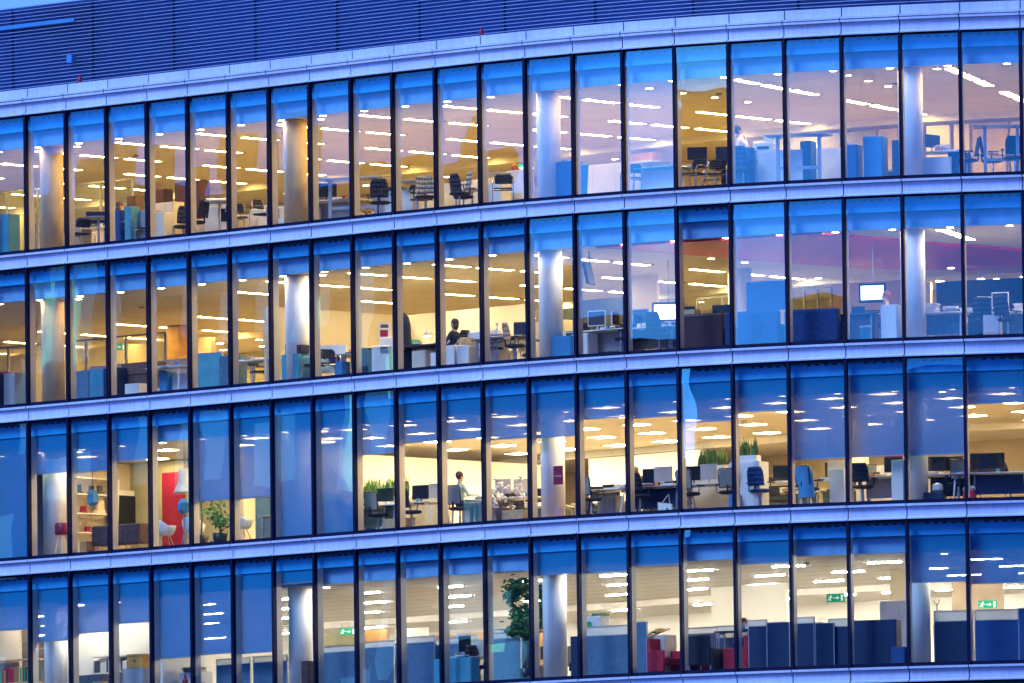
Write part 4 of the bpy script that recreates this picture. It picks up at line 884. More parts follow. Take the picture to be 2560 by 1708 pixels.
# ------------------------------------------------------------------ second storey
cab(2, -1.4, 0.8, 0.9, 0.45, 0.95, 'navy_lam', 'dark blue desk end at the left edge', doors=1); cab(2, -0.85, 0.85, 0.42, 0.4, 0.95, 'wall_grey', 'grey cabinet at the left edge', doors=1); papers(2, -1.15, 0.8, 0.975, 'red folder on the dark blue cabinet', 3, 0.36, name='folder', cat='folder', mats=('red_paint',), th=0.02)
cab(2, -0.2, 2.3, 0.4, 0.4, 0.7, 'white_lam', 'small white cabinet behind the column', doors=1)
for k in range(3): cab(2, 0.75 + k * 0.34, 1.15, 0.5, 0.35, 0.88, ('screen_blue', 'teal_lam', 'navy_lam')[k], ('grey blue', 'teal', 'dark blue')[k] + ' low cabinet of the trio by the glass', doors=1)
for k in range(4): screen(2, -0.6 + k * 0.62, 3.6, 0.9, 1.25, 'pale tall desk screen in a row', 0, 'cream_lam', 0.0)
for k, z_ in enumerate((0.02, 0.40, 0.72)): cab(2, 1.72 + 0.05 * k, 1.6, 1.35 - 0.1 * k, 0.5, 0.30, ('white_lam', 'wood_dark', 'brown_fabric')[k], ('white lowest', 'dark middle', 'brown topmost')[k] + ' box of the wide stack', doors=0, z=z_ + 0.0, name='storage_box', cat='box')
cab(2, 2.0, 1.1, 0.5, 0.4, 0.42, 'white_card', 'white box before the wide stack', doors=0, name='archive_box', cat='box')
exit_sign(2, -3.85, 8.9, 2.25, 'dim green exit sign far back at left', 45)
desk(2, 3.0, 0.85, 1.25, 0.6, 'white framed table with thick legs', m='white_lam', leg='white_lam'); cab(2, 3.1, 1.3, 0.78, 0.35, 0.6, 'white_lam', 'white cabinet under the framed table', doors=1); cab(2, 2.75, 1.1, 0.3, 0.3, 0.66, 'sky_lam', 'blue cabinet beside the framed table', doors=1)
screen(2, 3.72, 1.1, 0.9, 1.05, 'slanting grey green screen by the glass', 20, 'teal_lam', 0.0); cab(2, 4.15, 1.4, 0.6, 0.4, 0.95, 'screen_blue', 'grey blue cabinet right of the slanting screen', doors=1); desk(2, 3.9, 2.2, 1.4, 0.7, 'pale desk behind the slanting screen')
desk(2, 5.0, 1.15, 1.5, 0.7, 'long white table by the glass', m='white_lam', leg='white_lam'); chair('visit', 2, 4.85, 1.35, 60, 'visitor chair with a tan back', back='cream_lam'); cab(2, 5.1, 2.0, 0.8, 0.4, 0.7, 'cream_lam', 'cream cabinet behind the white table'); monitor(2, 5.25, 1.2, 0.76, 'dark monitor on the long white table', 60, 0.4, 0.28)
cab(2, 6.2, 0.95, 0.62, 0.42, 0.78, 'teal_lam', 'teal cabinet before the second column', doors=2)
for k, (dx, m_) in enumerate(((-0.13, 'green_card'), (0.06, 'green_card'), (0.22, 'red_paint'), (0.30, 'black_plastic'))):
    cab(2, 6.2 + dx, 0.93, 0.22 if k < 2 else 0.08, 0.3, 0.27 if k < 2 else 0.22, m_, ('left green box file', 'right green box file', 'red box file', 'black box file')[k] + ' on the teal cabinet', doors=0, z=0.802, name='box_file', cat='box file')
o = thing('poster_board', 'white board with purple blots leaning on a chair', 'board', 2, 6.85, 1.45, 20, None, 0.30); MB().box(-0.38, 0.38, -0.01, 0.01, 0, 0.7, 'white_card').build('board', o); MB().lathe([(0.02, 0.22), (0.13, 0.26), (0.16, 0.38), (0.08, 0.48)], 'purple_card', (0.05, -0.012, 0), 16, 1, 0.05).build('purple_blot', o)
chair('visit', 2, 6.75, 1.0, -60, 'black armchair before the purple board'); chair('visit', 2, 7.1, 0.95, 60, 'black chair with a chrome arm'); desk(2, 7.35, 1.7, 0.9, 0.7, 'grey side table right of the purple board', m='grey_lam')
cab(2, 7.5, 1.1, 0.28, 0.3, 0.5, 'sky_lam', 'small blue box near the glass', doors=0, name='storage_box', cat='box'); simple('framed_picture', 'picture', 'white framed picture with a red shape', 2, 7.62, 2.35, 1.15, lambda b: b.box(-0.16, 0.16, -0.015, 0.015, 0, 0.42, 'white_lam').box(-0.11, 0.09, -0.017, -0.0155, 0.05, 0.22, 'red_paint').box(-0.10, 0.10, -0.017, -0.0155, 0.27, 0.36, 'wall_dark'), 40, 'frame')
cab(2, 7.75, 2.35, 0.7, 0.4, 1.12, 'white_lam', 'tall white cabinet under the red picture', doors=1); cab(2, 7.75, 1.35, 0.5, 0.5, 0.8, 'navy_lam', 'dark cabinet left of the air conditioner', doors=1)
o = thing('portable_air_conditioner', 'white portable air conditioner with a black grille', 'air conditioner', 2, 8.08, 1.05, 35, None, 0.02)
MB().box(-0.24, 0.24, -0.19, 0.19, 0.04, 0.80, 'white_lam').build('body', o, bevel=0.05)
gb = MB(); [gb.box(-0.01, 0.20, -0.196, -0.191, 0.60 + k * 0.035, 0.62 + k * 0.035, 'black_plastic') for k in range(5)]; gb.build('grille', o)
o = thing('coat_stand', 'coat stand hung with a long black coat', 'coat stand', 2, 8.42, 1.3, 0, None, 0.02)
MB().tube([(0, 0, 0.02), (0, 0, 1.72)], 0.018, 'black_plastic').tube([(-0.17, 0, 1.52), (0, 0, 1.60), (0.17, 0, 1.52)], 0.012, 'black_plastic').lathe([(0.20, 0), (0.19, 0.02), (0.03, 0.03)], 'black_plastic', n=14).build('stand', o)
MB().lathe([(0.30, 0.08), (0.30, 0.45), (0.28, 0.95), (0.25, 1.30), (0.20, 1.50), (0.07, 1.62)], 'black_fabric', n=20, sy=0.55).build('coat', o, True)
cab(2, 8.2, 1.9, 0.35, 0.3, 0.98, 'green_card', 'green box file row behind the coat', doors=0, name='box_file', cat='box file'); cab(2, 8.75, 1.9, 0.9, 0.6, 0.72, 'white_lam', 'pale cabinet under the lit lamp', doors=2)
desk(2, 9.0, 1.35, 1.5, 0.75, 'dark desk with a lit lamp', m='wood_dark'); cab(2, 9.0, 1.3, 0.5, 0.5, 0.60, 'cream_lam', 'cream pedestal under the dark desk', doors=1)
o = thing('desk_lamp', 'glowing desk lamp with a long arm', 'desk lamp', 2, 9.12, 1.35, 45, None, 0.76)
MB().lathe([(0.08, 0), (0.07, 0.02), (0.012, 0.03)], 'metal_grey', n=12).build('lamp_base', o); MB().tube([(0, 0, 0.02), (0.22, 0, 0.16), (-0.10, 0, 0.36)], 0.010, 'metal_grey').build('lamp_arm', o); MB().lathe([(0.10, 0.24), (0.085, 0.30), (0.03, 0.38)], 'cream_lam', (-0.12, 0, 0), 14).build('lamp_shade', o, True); MB().lathe([(0.02, 0.20), (0.07, 0.225), (0.06, 0.25)], 'bulb', (-0.12, 0, 0), 12).build('bulb', o, True)
papers(2, 8.85, 1.3, 0.765, 'books and papers under the lit lamp', 5, 0.26, seed=7); cab(2, 9.5, 1.1, 0.4, 0.35, 0.5, 'white_lam', 'white box beside the seated person', doors=0, name='storage_box', cat='box')
person(2, 9.62, 1.45, -80, 'seated person in dark clothes with long brown hair', 'sit', 'trousers_dark', hair='hair_brown', hair_long=True); chair('task', 2, 9.62, 1.5, -80, 'chair of the seated person in dark clothes', cat='office chair')
chair('visit', 2, 10.15, 1.2, 40, 'dark chair with a wicker coloured back', back='wood_light', cat='chair'); cab(2, 10.0, 0.85, 0.55, 0.35, 0.62, 'white_lam', 'white box pair near the glass, left', doors=0, name='storage_box', cat='box'); cab(2, 10.45, 0.85, 0.4, 0.35, 0.58, 'white_lam', 'white box pair near the glass, right', doors=0, name='storage_box', cat='box')
cab(2, 10.3, 1.8, 1.0, 0.4, 1.0, 'white_lam', 'white cabinet behind the wicker chair'); desk(2, 11.1, 1.3, 1.5, 0.75, 'dark topped desk with a wire model', m='wood_dark')
o = thing('wire_sculpture', 'small pale figure model on the dark desk', 'ornament', 2, 10.95, 1.3, 0, None, 0.76); MB().tube([(-0.12, 0, 0.0), (0, 0, 0.18), (0, 0, 0.34)], 0.014, 'white_lam').tube([(0.12, 0, 0.0), (0, 0, 0.18)], 0.014, 'white_lam').tube([(-0.15, 0, 0.14), (0, 0, 0.28), (0.15, 0, 0.16)], 0.012, 'white_lam').lathe([(0.02, 0.34), (0.05, 0.38), (0.03, 0.43)], 'white_lam', n=10).build('figure', o)
chair('visit', 2, 11.15, 0.8, 20, 'low chrome stool by the glass', back='chrome'); chair('task', 2, 11.62, 1.0, 150, 'dark task chair left of the third column', cat='office chair', back='wood_light'); monitor(2, 11.2, 1.9, 0.76, 'dark monitor behind the dark topped desk', 20); desk(2, 11.1, 2.0, 1.3, 0.7, 'pale desk second from the glass'); cab(2, 10.7, 3.4, 1.6, 0.3, 1.3, 'cream_lam', 'long cream shelf behind the wire figure', doors=3)
cab(2, 12.45, 0.95, 0.62, 0.45, 0.62, 'sky_lam', 'pale blue cabinet right of the third column', doors=1); chair('task', 2, 12.35, 2.0, 60, 'dark task chair behind the third column', cat='office chair')
o = thing('wall_television', 'flat television seen edge on, high up', 'television', 2, 12.72, 1.5, 112, None, 1.95); MB().box(-0.30, 0.30, -0.04, 0.04, 0, 0.55, 'black_plastic', Matrix.Rotation(R(-12), 4, 'X')).build('housing', o); MB().tube([(0, 0.03, 0.5), (0, 0.05, 0.84)], 0.02, 'black_plastic').build('ceiling_pole', o)
desk(2, 13.05, 1.35, 1.9, 0.8, 'long white desk with a framed monitor', modesty='grey_lam'); monitor(2, 13.0, 1.25, 0.76, 'white framed monitor, nearest the glass', 8, 0.50, 0.38, 'white_lam'); monitor(2, 13.32, 1.5, 0.76, 'white monitor turned sideways', 100, 0.45, 0.34, 'white_lam'); papers(2, 13.25, 1.2, 0.765, 'papers beside the framed monitor', 3, 0.25, seed=21)
chair('task', 2, 13.72, 1.2, -60, 'black task chair tilted back', cat='office chair'); cab(2, 12.85, 1.0, 0.5, 0.4, 0.66, 'white_lam', 'white pedestal close to the glass', doors=1); leafy(2, 12.62, 1.9, 1.15, 'small wispy plant behind the framed monitor', 5, 0.2, 0.75, 160, 'leaf', 0.05)
desk(2, 14.35, 1.5, 1.7, 0.8, 'dark fronted desk with a monitor', modesty='wood_dark'); monitor(2, 14.1, 1.4, 0.76, 'grey framed monitor on a dark desk', 6, 0.44, 0.36, 'grey_lam'); chair('task', 2, 14.72, 1.0, 172, 'black task chair with a rounded back', cat='office chair'); papers(2, 14.3, 1.35, 0.765, 'papers and cups on the dark desk', 4, 0.3, seed=22, mats=('paper', 'red_paint', 'paper')); monitor(2, 14.85, 1.7, 0.76, 'white monitor behind the rounded chair', 100, 0.45, 0.34, 'white_lam')
def tv(row, s, d, zc, w, h, desc, rot, detail=0):
    o = thing('hanging_television', desc, 'television', row, s, d, rot, None, zc - h / 2)
    MB().box(-w / 2, w / 2, -0.04, 0.04, 0, h, 'black_plastic').build('housing', o, bevel=0.012)
    MB().box(-w / 2 + 0.06, w / 2 - 0.06, -0.045, -0.0405, 0.07, h - 0.06, 'tv_image' if detail else 'tv_white').build('screen', o)
    b = MB()
    if detail:
        b.box(-w / 2 + 0.06, -w / 2 + 0.20, -0.048, -0.0455, 0.075, h - 0.065, 'tv_white')
        b.tube([(0.20 * w * math.cos(t) + 0.09 * w, -0.047, h * 0.48 + 0.30 * h * math.sin(t)) for t in [k * 0.5 for k in range(11)]], 0.007, 'tv_mark', 4); b.tube([(-0.1 * w, -0.047, h * 0.35), (0.1 * w, -0.047, h * 0.5), (0.25 * w, -0.047, h * 0.62)], 0.01, 'tv_mark', 4)
    else:
        b.tube([(0.0, -0.047, h * 0.48), (0.16 * w, -0.047, h * 0.6), (0.24 * w, -0.047, h * 0.62)], 0.006, 'tv_mark', 4); b.tube([(-0.32 * w, -0.047, h * 0.25), (-0.28 * w, -0.047, h * 0.36)], 0.006, 'tv_mark', 4)
    b.build('screen_picture', o); MB().tube([(0, 0.03, h * 0.9), (0, 0.03, CEIL - zc + h / 2)], 0.015, 'metal_grey').build('ceiling_pole', o)
    return o
tv(2, 12.4, 5.2, 1.50, 0.82, 0.50, 'hanging television with a white lit screen', 30)
desk(2, 15.45, 1.6, 1.5, 0.8, 'desk with a white box and papers', m='cream_lam'); monitor(2, 15.15, 1.5, 0.76, 'dark monitor left of a tan box', 10, 0.42, 0.36); cab(2, 15.42, 1.3, 0.36, 0.3, 0.36, 'wood_light', 'tan box on the desk edge', doors=0, z=0.765, name='storage_box', cat='box'); monitor(2, 15.78, 2.3, 0.76, 'dark monitor above the maroon sofa', 5, 0.55, 0.42)
def sofa(row, s, d, w, m, desc, rot=0, h=0.9):
    o = thing('sofa', desc, 'sofa', row, s, d, rot, None, 0.02)
    MB().box(-w / 2, w / 2, -0.38, -0.14, 0.10, h, m).build('backrest', o, bevel=0.06); MB().box(-w / 2 + 0.16, w / 2 - 0.16, -0.135, 0.40, 0.12, 0.44, m).build('seat', o, bevel=0.04)
    for sx in (-1, 1): MB().box(sx * (w / 2 - 0.08) - 0.08, sx * (w / 2 - 0.08) + 0.08, -0.135, 0.40, 0.10, 0.62, m).build('armrest', o, bevel=0.04)
    for sx in (-1, 1):
        for sy in (-0.3, 0.34): MB().box(sx * (w / 2 - 0.12) - 0.025, sx * (w / 2 - 0.12) + 0.025, sy - 0.025, sy + 0.025, 0, 0.10, 'black_plastic').build('leg', o)
sofa(2, 15.95, 1.35, 1.15, 'maroon', 'maroon sofa seen from behind', 0, 0.98); sofa(2, 17.0, 1.15, 1.45, 'blue_fabric', 'blue sofa seen from behind, left one', 0, 0.95); sofa(2, 18.03, 1.15, 1.42, 'blue_fabric', 'blue sofa seen from behind, right one', 0, 0.93)
desk(2, 15.98, 2.35, 1.4, 0.7, 'desk behind the maroon sofa')
simple('presentation_board', 'board', 'big dark blue board on a foot', 2, 16.75, 2.1, 0.02, lambda b: b.box(-0.55, 0.55, -0.03, 0.03, 1.06, 1.78, 'blue_lam').box(-0.05, 0.05, -0.02, 0.02, 0.03, 1.06, 'blue_lam').box(-0.3, 0.3, -0.2, 0.2, 0, 0.03, 'metal_grey'), 0, 'board')
tv(2, 18.4, 3.4, 1.50, 0.70, 0.48, 'hanging television with a blue picture', 4, 1)
desk(2, 18.6, 1.4, 1.0, 0.7, 'maroon fronted desk with a laptop', m='maroon', modesty='maroon', h=0.78); cab(2, 18.6, 1.32, 0.95, 0.3, 0.74, 'maroon', 'maroon cabinet under the laptop desk', doors=0)
o = thing('laptop', 'open black laptop on the maroon desk', 'laptop', 2, 18.6, 1.35, 5, None, 0.805); MB().box(-0.17, 0.17, -0.02, 0.22, 0, 0.015, 'black_plastic').build('keyboard', o); MB().box(-0.17, 0.17, -0.05, -0.03, 0.0, 0.19, 'black_plastic').build('lid', o)
person(2, 19.08, 1.75, -75, 'person with red hair in a pink shirt', 'sit', 'shirt_pink', hair='hair_red', lean=0.10)
cab(2, 19.2, 1.0, 0.42, 0.35, 0.95, 'white_lam', 'white cabinet in front of the person with red hair', doors=1); o = thing('waste_bin', 'dark open bin with a white bag', 'bin', 2, 18.85, 0.75, 0, None, 0.02); MB().lathe([(0.11, 0), (0.14, 0.42)], 'teal_lam', n=12).build('body', o); MB().lathe([(0.145, 0.40), (0.15, 0.44), (0.12, 0.45)], 'white_card', n=12).build('bag', o)
desk(2, 19.72, 1.35, 1.15, 0.8, 'white desk end loaded with papers', modesty='screen_blue'); papers(2, 19.55, 1.35, 0.765, 'high paper pile right of the fourth column', 14, 0.36, seed=31); papers(2, 19.85, 1.3, 0.765, 'middle paper pile sloping to the right', 9, 0.34, seed=32); papers(2, 20.15, 1.35, 0.765, 'low paper pile nearest the task chair', 5, 0.3, seed=33)
chair('task', 2, 20.62, 1.2, 175, 'black high backed task chair', cat='office chair'); desk(2, 20.9, 1.9, 1.7, 0.8, 'white desk behind the high backed chair', modesty='screen_blue'); monitor(2, 20.45, 2.2, 0.76, 'white monitor left of the high backed chair', 30, 0.4, 0.32, 'white_lam'); monitor(2, 21.05, 1.8, 0.76, 'white framed monitor right of the high backed chair', -12, 0.44, 0.38, 'white_lam'); chair('task', 2, 21.3, 0.95, 150, 'black chair at the right edge', cat='office chair'); cab(2, 20.95, 1.1, 0.4, 0.4, 0.62, 'white_lam', 'white pedestal between two black chairs', doors=1); papers(2, 21.4, 2.0, 0.765, 'stacked white trays at the right edge', 8, 0.3, seed=36, th=0.03)

# ------------------------------------------------------------------ third storey
o = thing('bar_stool', 'bar stool with a red seat', 'stool', 3, 0.35, 0.75, 0, None, 0.02); MB().lathe([(0.19, 0.62), (0.21, 0.66), (0.20, 0.90), (0.17, 0.93)], 'red_paint', n=16, sy=0.8).build('seat', o, True)
for sx in (-1, 1):
    for sy in (-1, 1): MB().tube([(sx * 0.06, sy * 0.06, 0.62), (sx * 0.15, sy * 0.15, 0)], 0.014, 'white_lam').build('leg', o)
o = thing('pendant_lamp', 'faceted blue pendant lamp beside the first column', 'lamp', 3, 0.88, 1.1, 20, None, 1.35); MB().lathe([(0.06, 0.0), (0.16, 0.08), (0.15, 0.30), (0.07, 0.42)], 'sky_lam', n=6).build('lamp_shade', o); MB().tube([(0, 0, 0.42), (0, 0, 1.45)], 0.006, 'black_plastic').build('cord', o)
o = thing('shelf_unit', 'white open shelf unit with slanting sides', 'shelf', 3, -0.92, 3.75, 90, None, 0.02)
MB().hexa([(-0.75, -0.17, 0), (-0.71, -0.17, 0), (-0.71, 0.17, 0), (-0.75, 0.17, 0), (-0.95, -0.17, 2.3), (-0.91, -0.17, 2.3), (-0.91, 0.17, 2.3), (-0.95, 0.17, 2.3)], 'white_lam').hexa([(0.60, -0.17, 0), (0.64, -0.17, 0), (0.64, 0.17, 0), (0.60, 0.17, 0), (0.72, -0.17, 2.3), (0.76, -0.17, 2.3), (0.76, 0.17, 2.3), (0.72, 0.17, 2.3)], 'white_lam').build('side_panel', o)
for k, z_ in enumerate((0.35, 0.85, 1.35, 1.85, 2.28)): MB().box(-0.78 - 0.03 * k, 0.62 + 0.022 * k, -0.165, 0.165, z_, z_ + 0.035, 'white_lam').build('shelf', o)
for k, (dd, z_, w_, h_, m_) in enumerate(((3.2, 1.885, 0.16, 0.24, 'black_plastic'), (3.65, 1.885, 0.16, 0.22, 'black_plastic'), (3.95, 1.885, 0.2, 0.24, 'wall_dark'), (3.35, 1.385, 0.22, 0.18, 'red_paint'), (3.95, 1.385, 0.34, 0.36, 'cream_lam'), (3.5, 0.885, 0.2, 0.16, 'red_paint'), (4.0, 0.885, 0.2, 0.16, 'orange_card'))):
    simple('shelf_ornament', 'ornament', ('black cup ornament, leftmost on the top shelf', 'black cup ornament, middle of the top shelf', 'dark square ornament on the top shelf', 'small red ornament on the middle shelf', 'framed cream print on the middle shelf', 'red toy on the lower shelf', 'orange toy on the lower shelf')[k], 3, -0.92, dd, z_ + 0.02, lambda b: b.box(-w_ / 2, w_ / 2, -0.06, 0.06, 0, h_ * 0.25, m_).box(-w_ * 0.32, w_ * 0.32, -0.05, 0.05, h_ * 0.25, h_, m_), 90)
o = thing('television', 'dark television on a white wall panel', 'television', 3, -1.0, 5.15, 90, None, 0.95); MB().box(-0.78, 0.78, -0.02, 0.04, -0.08, 1.12, 'white_lam').build('wall_panel', o); MB().box(-0.60, 0.60, -0.06, -0.021, 0.08, 0.98, 'screen_black').build('screen', o)
o = thing('sideboard', 'long brown sideboard on wooden legs', 'sideboard', 3, 1.62, 1.05, 0, None, 0.02); MB().box(-0.88, 0.88, -0.22, 0.22, 0.27, 0.78, 'brown_fabric').build('body', o, bevel=0.03)
for k in range(3): MB().box(-0.86 + k * 0.58, -0.30 + k * 0.58, -0.236, -0.221, 0.30, 0.75, 'wood_dark').build('door', o)
for sx in (-0.75, -0.2, 0.3, 0.78): MB().tube([(sx, -0.12, 0.27), (sx * 1.05, -0.16, 0)], 0.02, 'wood_light', r2=0.012).build('leg', o)
cab(3, 0.95, 0.8, 0.25, 0.3, 0.40, 'wood_orange', 'small slanting yellow box beside the shelf', doors=0, name='storage_box', cat='box')
o = thing('interior_door', 'red door in the lounge wall', 'door', 3, 0.02, 5.26, 0, None, 0.02); MB().box(-0.40, 0.40, -0.03, 0.02, 0, 2.45, 'red_paint').build('leaf', o); MB().box(0.28, 0.34, -0.06, -0.031, 1.0, 1.03, 'chrome').build('handle', o)
o = thing('pendant_lamp', 'flared cream pendant lamp beside the red door', 'lamp', 3, 3.1, 1.15, 0, None, 1.50); MB().lathe([(0.30, 0.0), (0.27, 0.04), (0.15, 0.32), (0.15, 0.62)], 'cream_lam', n=20).build('lamp_shade', o, True); MB().tube([(0, 0, 0.62), (0, 0, 1.30)], 0.008, 'black_plastic').build('cord', o)
chair('shell', 3, 2.72, 1.0, 150, 'pale blue shell chair with wooden legs', col='white_shell'); chair('shell', 3, 3.25, 1.25, -160, 'pale shell chair behind the blue vase', col='white_shell')
o = thing('floor_lamp', 'faceted blue floor lamp on a thin stand', 'lamp', 3, 3.22, 0.95, 0, None, 0.02); MB().lathe([(0.06, 0.92), (0.17, 1.02), (0.16, 1.20), (0.08, 1.32)], 'sky_lam', n=6).build('lamp_shade', o); MB().tube([(0, 0, 0.1), (0, 0, 0.95)], 0.015, 'metal_grey').tube([(0, 0, 0.45), (-0.15, 0, 0)], 0.01, 'metal_grey').tube([(0, 0, 0.45), (0.13, 0, 0)], 0.01, 'metal_grey').build('stand', o)
leafy(3, 3.5, 1.15, 2.1, 'dark palm standing behind the fin', 11, 0.3, 0.9, palm=True, name='palm', leaf=0.1); leafy(3, 4.1, 0.95, 1.05, 'dark bushy plant in a large pot', 12, 0.3, 0.45, 260, 'leaf_dark', 0.07)
chair('shell', 3, 4.6, 1.0, 160, 'cream shell chair under the blind', col='white_shell'); screen(3, 4.55, 2.0, 0.9, 1.3, 'grey desk screen under the blind', 0, 'screen_blue', 0.0); desk(3, 5.35, 1.4, 1.2, 0.7, 'pale desk under the sixth blind', m='cream_lam'); cab(3, 5.5, 2.0, 1.6, 0.4, 1.4, 'cream_lam', 'cream cabinet under the sixth blind', doors=2); monitor(3, 5.2, 1.5, 0.76, 'small grey monitor under the sixth blind', 20, 0.35, 0.25, 'grey_lam')
cab(3, 7.5, 2.0, 0.9, 0.45, 0.9, 'navy_lam', 'dark cabinet behind the full length blind', doors=2); cab(3, 6.6, 1.6, 0.5, 0.5, 1.2, 'white_lam', 'white cabinet behind the full length blind', doors=1)
cab(3, 8.1, 2.1, 1.8, 0.4, 0.87, 'white_lam', 'white cabinet carrying a grass trough', doors=3); trough(3, 8.1, 2.05, 1.9, 0.895, 'trough of long green grasses on a white cabinet', 0.58, 3, 0, 260)
desk(3, 8.55, 1.15, 1.9, 0.75, 'cluttered desk under the grasses', modesty='wall_grey'); chair('mesh', 3, 8.1, 0.85, 160, 'dark mesh chair left of the red cup', cat='office chair'); monitor(3, 8.6, 1.3, 0.76, 'dark monitor seen from behind', 190, 0.5, 0.34); simple('mug', 'mug', 'red mug on the cluttered desk', 3, 8.38, 0.95, 0.765, lambda b: b.lathe([(0.045, 0), (0.05, 0.12)], 'red_paint', n=12)); papers(3, 8.62, 1.0, 0.765, 'white papers hanging over the cluttered desk', 5, 0.32, seed=41); chair('mesh', 3, 8.75, 0.8, 180, 'grey mesh chair close to the glass', cat='office chair', back='grey_mesh')
desk(3, 9.35, 1.15, 1.8, 0.75, 'white bench desk with splayed legs', splay=0.1, leg='white_lam'); monitor(3, 9.28, 1.45, 0.76, 'black monitor, left of a pair', 10, 0.5, 0.36); monitor(3, 9.66, 1.35, 0.76, 'grey backed monitor, right of a pair', 5, 0.45, 0.36, 'grey_lam', 'wall_grey'); papers(3, 9.2, 1.0, 0.765, 'papers on the bench desk', 4, 0.35, seed=42); cab(3, 9.2, 0.8, 0.8, 0.35, 0.36, 'wood_light', 'light brown box on the floor', doors=0, name='storage_box', cat='box'); chair('mesh', 3, 9.5, 0.75, 170, 'low dark chair below the bench desk', cat='office chair'); cab(3, 8.95, 2.3, 1.3, 0.4, 1.05, 'cream_lam', 'cream cabinet behind the monitor pair')
person(3, 10.3, 1.05, 165, 'person in a pale green shirt seen from behind', 'sit', 'shirt_sage', hair='hair_brown', z=0.10); chair('mesh', 3, 10.42, 0.85, 185, 'mesh chair of the person in the green shirt', cat='office chair', back='grey_mesh'); desk(3, 10.4, 1.7, 1.7, 0.75, 'desk of the person in the green shirt', modesty='wall_grey'); monitor(3, 10.95, 1.6, 0.76, 'grey backed monitor right of the green shirt', 20, 0.42, 0.36, 'grey_lam', 'wall_grey')
o = thing('flower_arrangement', 'large mass of white blossoms on branches', 'flowers', 3, 11.35, 0.95, 0, None, 0.02); MB().lathe([(0.16, 0), (0.24, 0.42), (0.22, 0.44)], 'wood_dark', n=14).build('pot', o, True)
tb = MB(); fb = MB(); rf = random.Random(5)
for _ in range(30):
    a = rf.uniform(0, 6.28); r_ = rf.uniform(0.2, 0.75); z_ = rf.uniform(0.5, 1.2); e = (r_ * math.cos(a), r_ * 0.5 * math.sin(a), z_); tb.tube([(0, 0, 0.40), (e[0] * 0.5, e[1] * 0.5, 0.4 + (z_ - 0.4) * 0.6), e], 0.007, 'bark', 4, 0.004)
    for q in range(3): fb.lathe([(0.006, -0.03), (0.042, -0.008), (0.045, 0.015), (0.008, 0.038)], 'petal', (e[0] + rf.uniform(-0.07, 0.07), e[1] + rf.uniform(-0.05, 0.05), e[2] + rf.uniform(-0.08, 0.08)), 7)
tb.build('branches', o); fb.build('blossoms', o, True)
monitor(3, 11.2, 1.9, 0.76, 'grey monitor behind the blossoms', 20, 0.45, 0.36, 'grey_lam', 'wall_grey'); desk(3, 11.2, 1.9, 1.5, 0.7, 'desk behind the blossoms'); cab(3, 11.6, 0.75, 0.7, 0.3, 0.34, 'wood_light', 'light brown box under the blossoms', doors=0, name='storage_box', cat='box')
o = thing('wall_sign', 'red notice on the third column', 'sign', 3, 12.2, 0.66, 12, None, 0.92); MB().box(-0.13, 0.13, -0.012, 0, 0, 0.46, 'red_paint').build('panel', o); MB().box(-0.10, 0.10, -0.0135, -0.0125, 0.20, 0.23, 'skin').build('lettering_band', o)
simple('storage_box', 'box', 'dull mauve box below the red notice', 3, 12.25, 0.62, 0.05, lambda b: b.box(-0.10, 0.10, -0.05, 0.05, 0, 0.34, 'shirt_pink'))
chair('mesh', 3, 13.0, 0.85, 170, 'black framed mesh chair right of the third column', cat='office chair', back='grey_mesh'); desk(3, 13.45, 1.25, 1.5, 0.75, 'white desk with dark legs', leg='black_plastic', splay=0.12); papers(3, 13.5, 1.25, 0.765, 'small heap of papers on the white desk', 6, 0.3, seed=44, mats=('paper', 'skin', 'wall_grey')); cab(3, 13.1, 1.5, 0.55, 0.4, 0.6, 'grey_lam', 'grey pedestal below the white desk', doors=1)
desk(3, 14.42, 1.2, 1.75, 0.8, 'long bench desk with white trestle legs', splay=0.12, leg='white_lam', m='grey_lam', modesty='navy_lam'); monitor(3, 14.1, 1.5, 0.76, 'dark monitor left of a grey one', 15, 0.45, 0.36); monitor(3, 14.5, 1.3, 0.76, 'grey monitor on the bench desk', 4, 0.5, 0.38, 'grey_lam', 'wall_grey'); papers(3, 14.2, 1.1, 0.765, 'red and white folders on the bench desk', 5, 0.3, seed=45, mats=('red_paint', 'paper')); papers(3, 14.7, 1.15, 0.765, 'scattered papers beside the grey monitor', 3, 0.4, seed=46)
person(3, 13.85, 1.35, -120, 'fair haired person bent over in black clothes', 'sit', 'trousers_dark', hair='hair_fair', lean=0.22, z=-0.05); chair('mesh', 3, 13.85, 1.55, 30, 'red backed chair behind the fair haired person', cat='office chair', back='red_fabric', col='red_fabric'); chair('task', 3, 14.2, 0.8, 180, 'large black chair below the bench desk', cat='office chair')
simple('tote_bag', 'bag', 'white bag with black spots on the floor', 3, 14.85, 0.7, 0.02, lambda b: b.hexa([(-0.2, -0.06, 0), (0.2, -0.06, 0), (0.2, 0.06, 0), (-0.2, 0.06, 0), (-0.24, -0.02, 0.32), (0.16, -0.02, 0.26), (0.16, 0.02, 0.26), (-0.24, 0.02, 0.32)], 'white_card').tube([(-0.12, -0.03, 0.28), (0.1, -0.05, 0.5), (0.12, -0.03, 0.25)], 0.01, 'white_card').box(-0.1, -0.05, -0.062, -0.055, 0.05, 0.1, 'black_plastic').box(0.03, 0.08, -0.062, -0.055, 0.12, 0.16, 'black_plastic'), 0, 'bag')
for k in range(3): cab(3, 15.05 + k * 0.42, 2.25, 0.62, 0.4, 1.10, 'white_lam', 'white cabinet carrying grasses, behind mesh chairs', doors=1, group='white cabinets carrying grasses')
trough(3, 15.2, 2.2, 0.85, 1.125, 'left trough of green grasses on white cabinets', 0.52, 6, 0, 80); trough(3, 15.85, 2.2, 0.8, 1.125, 'right trough of green grasses on white cabinets', 0.50, 7, 0, 60)
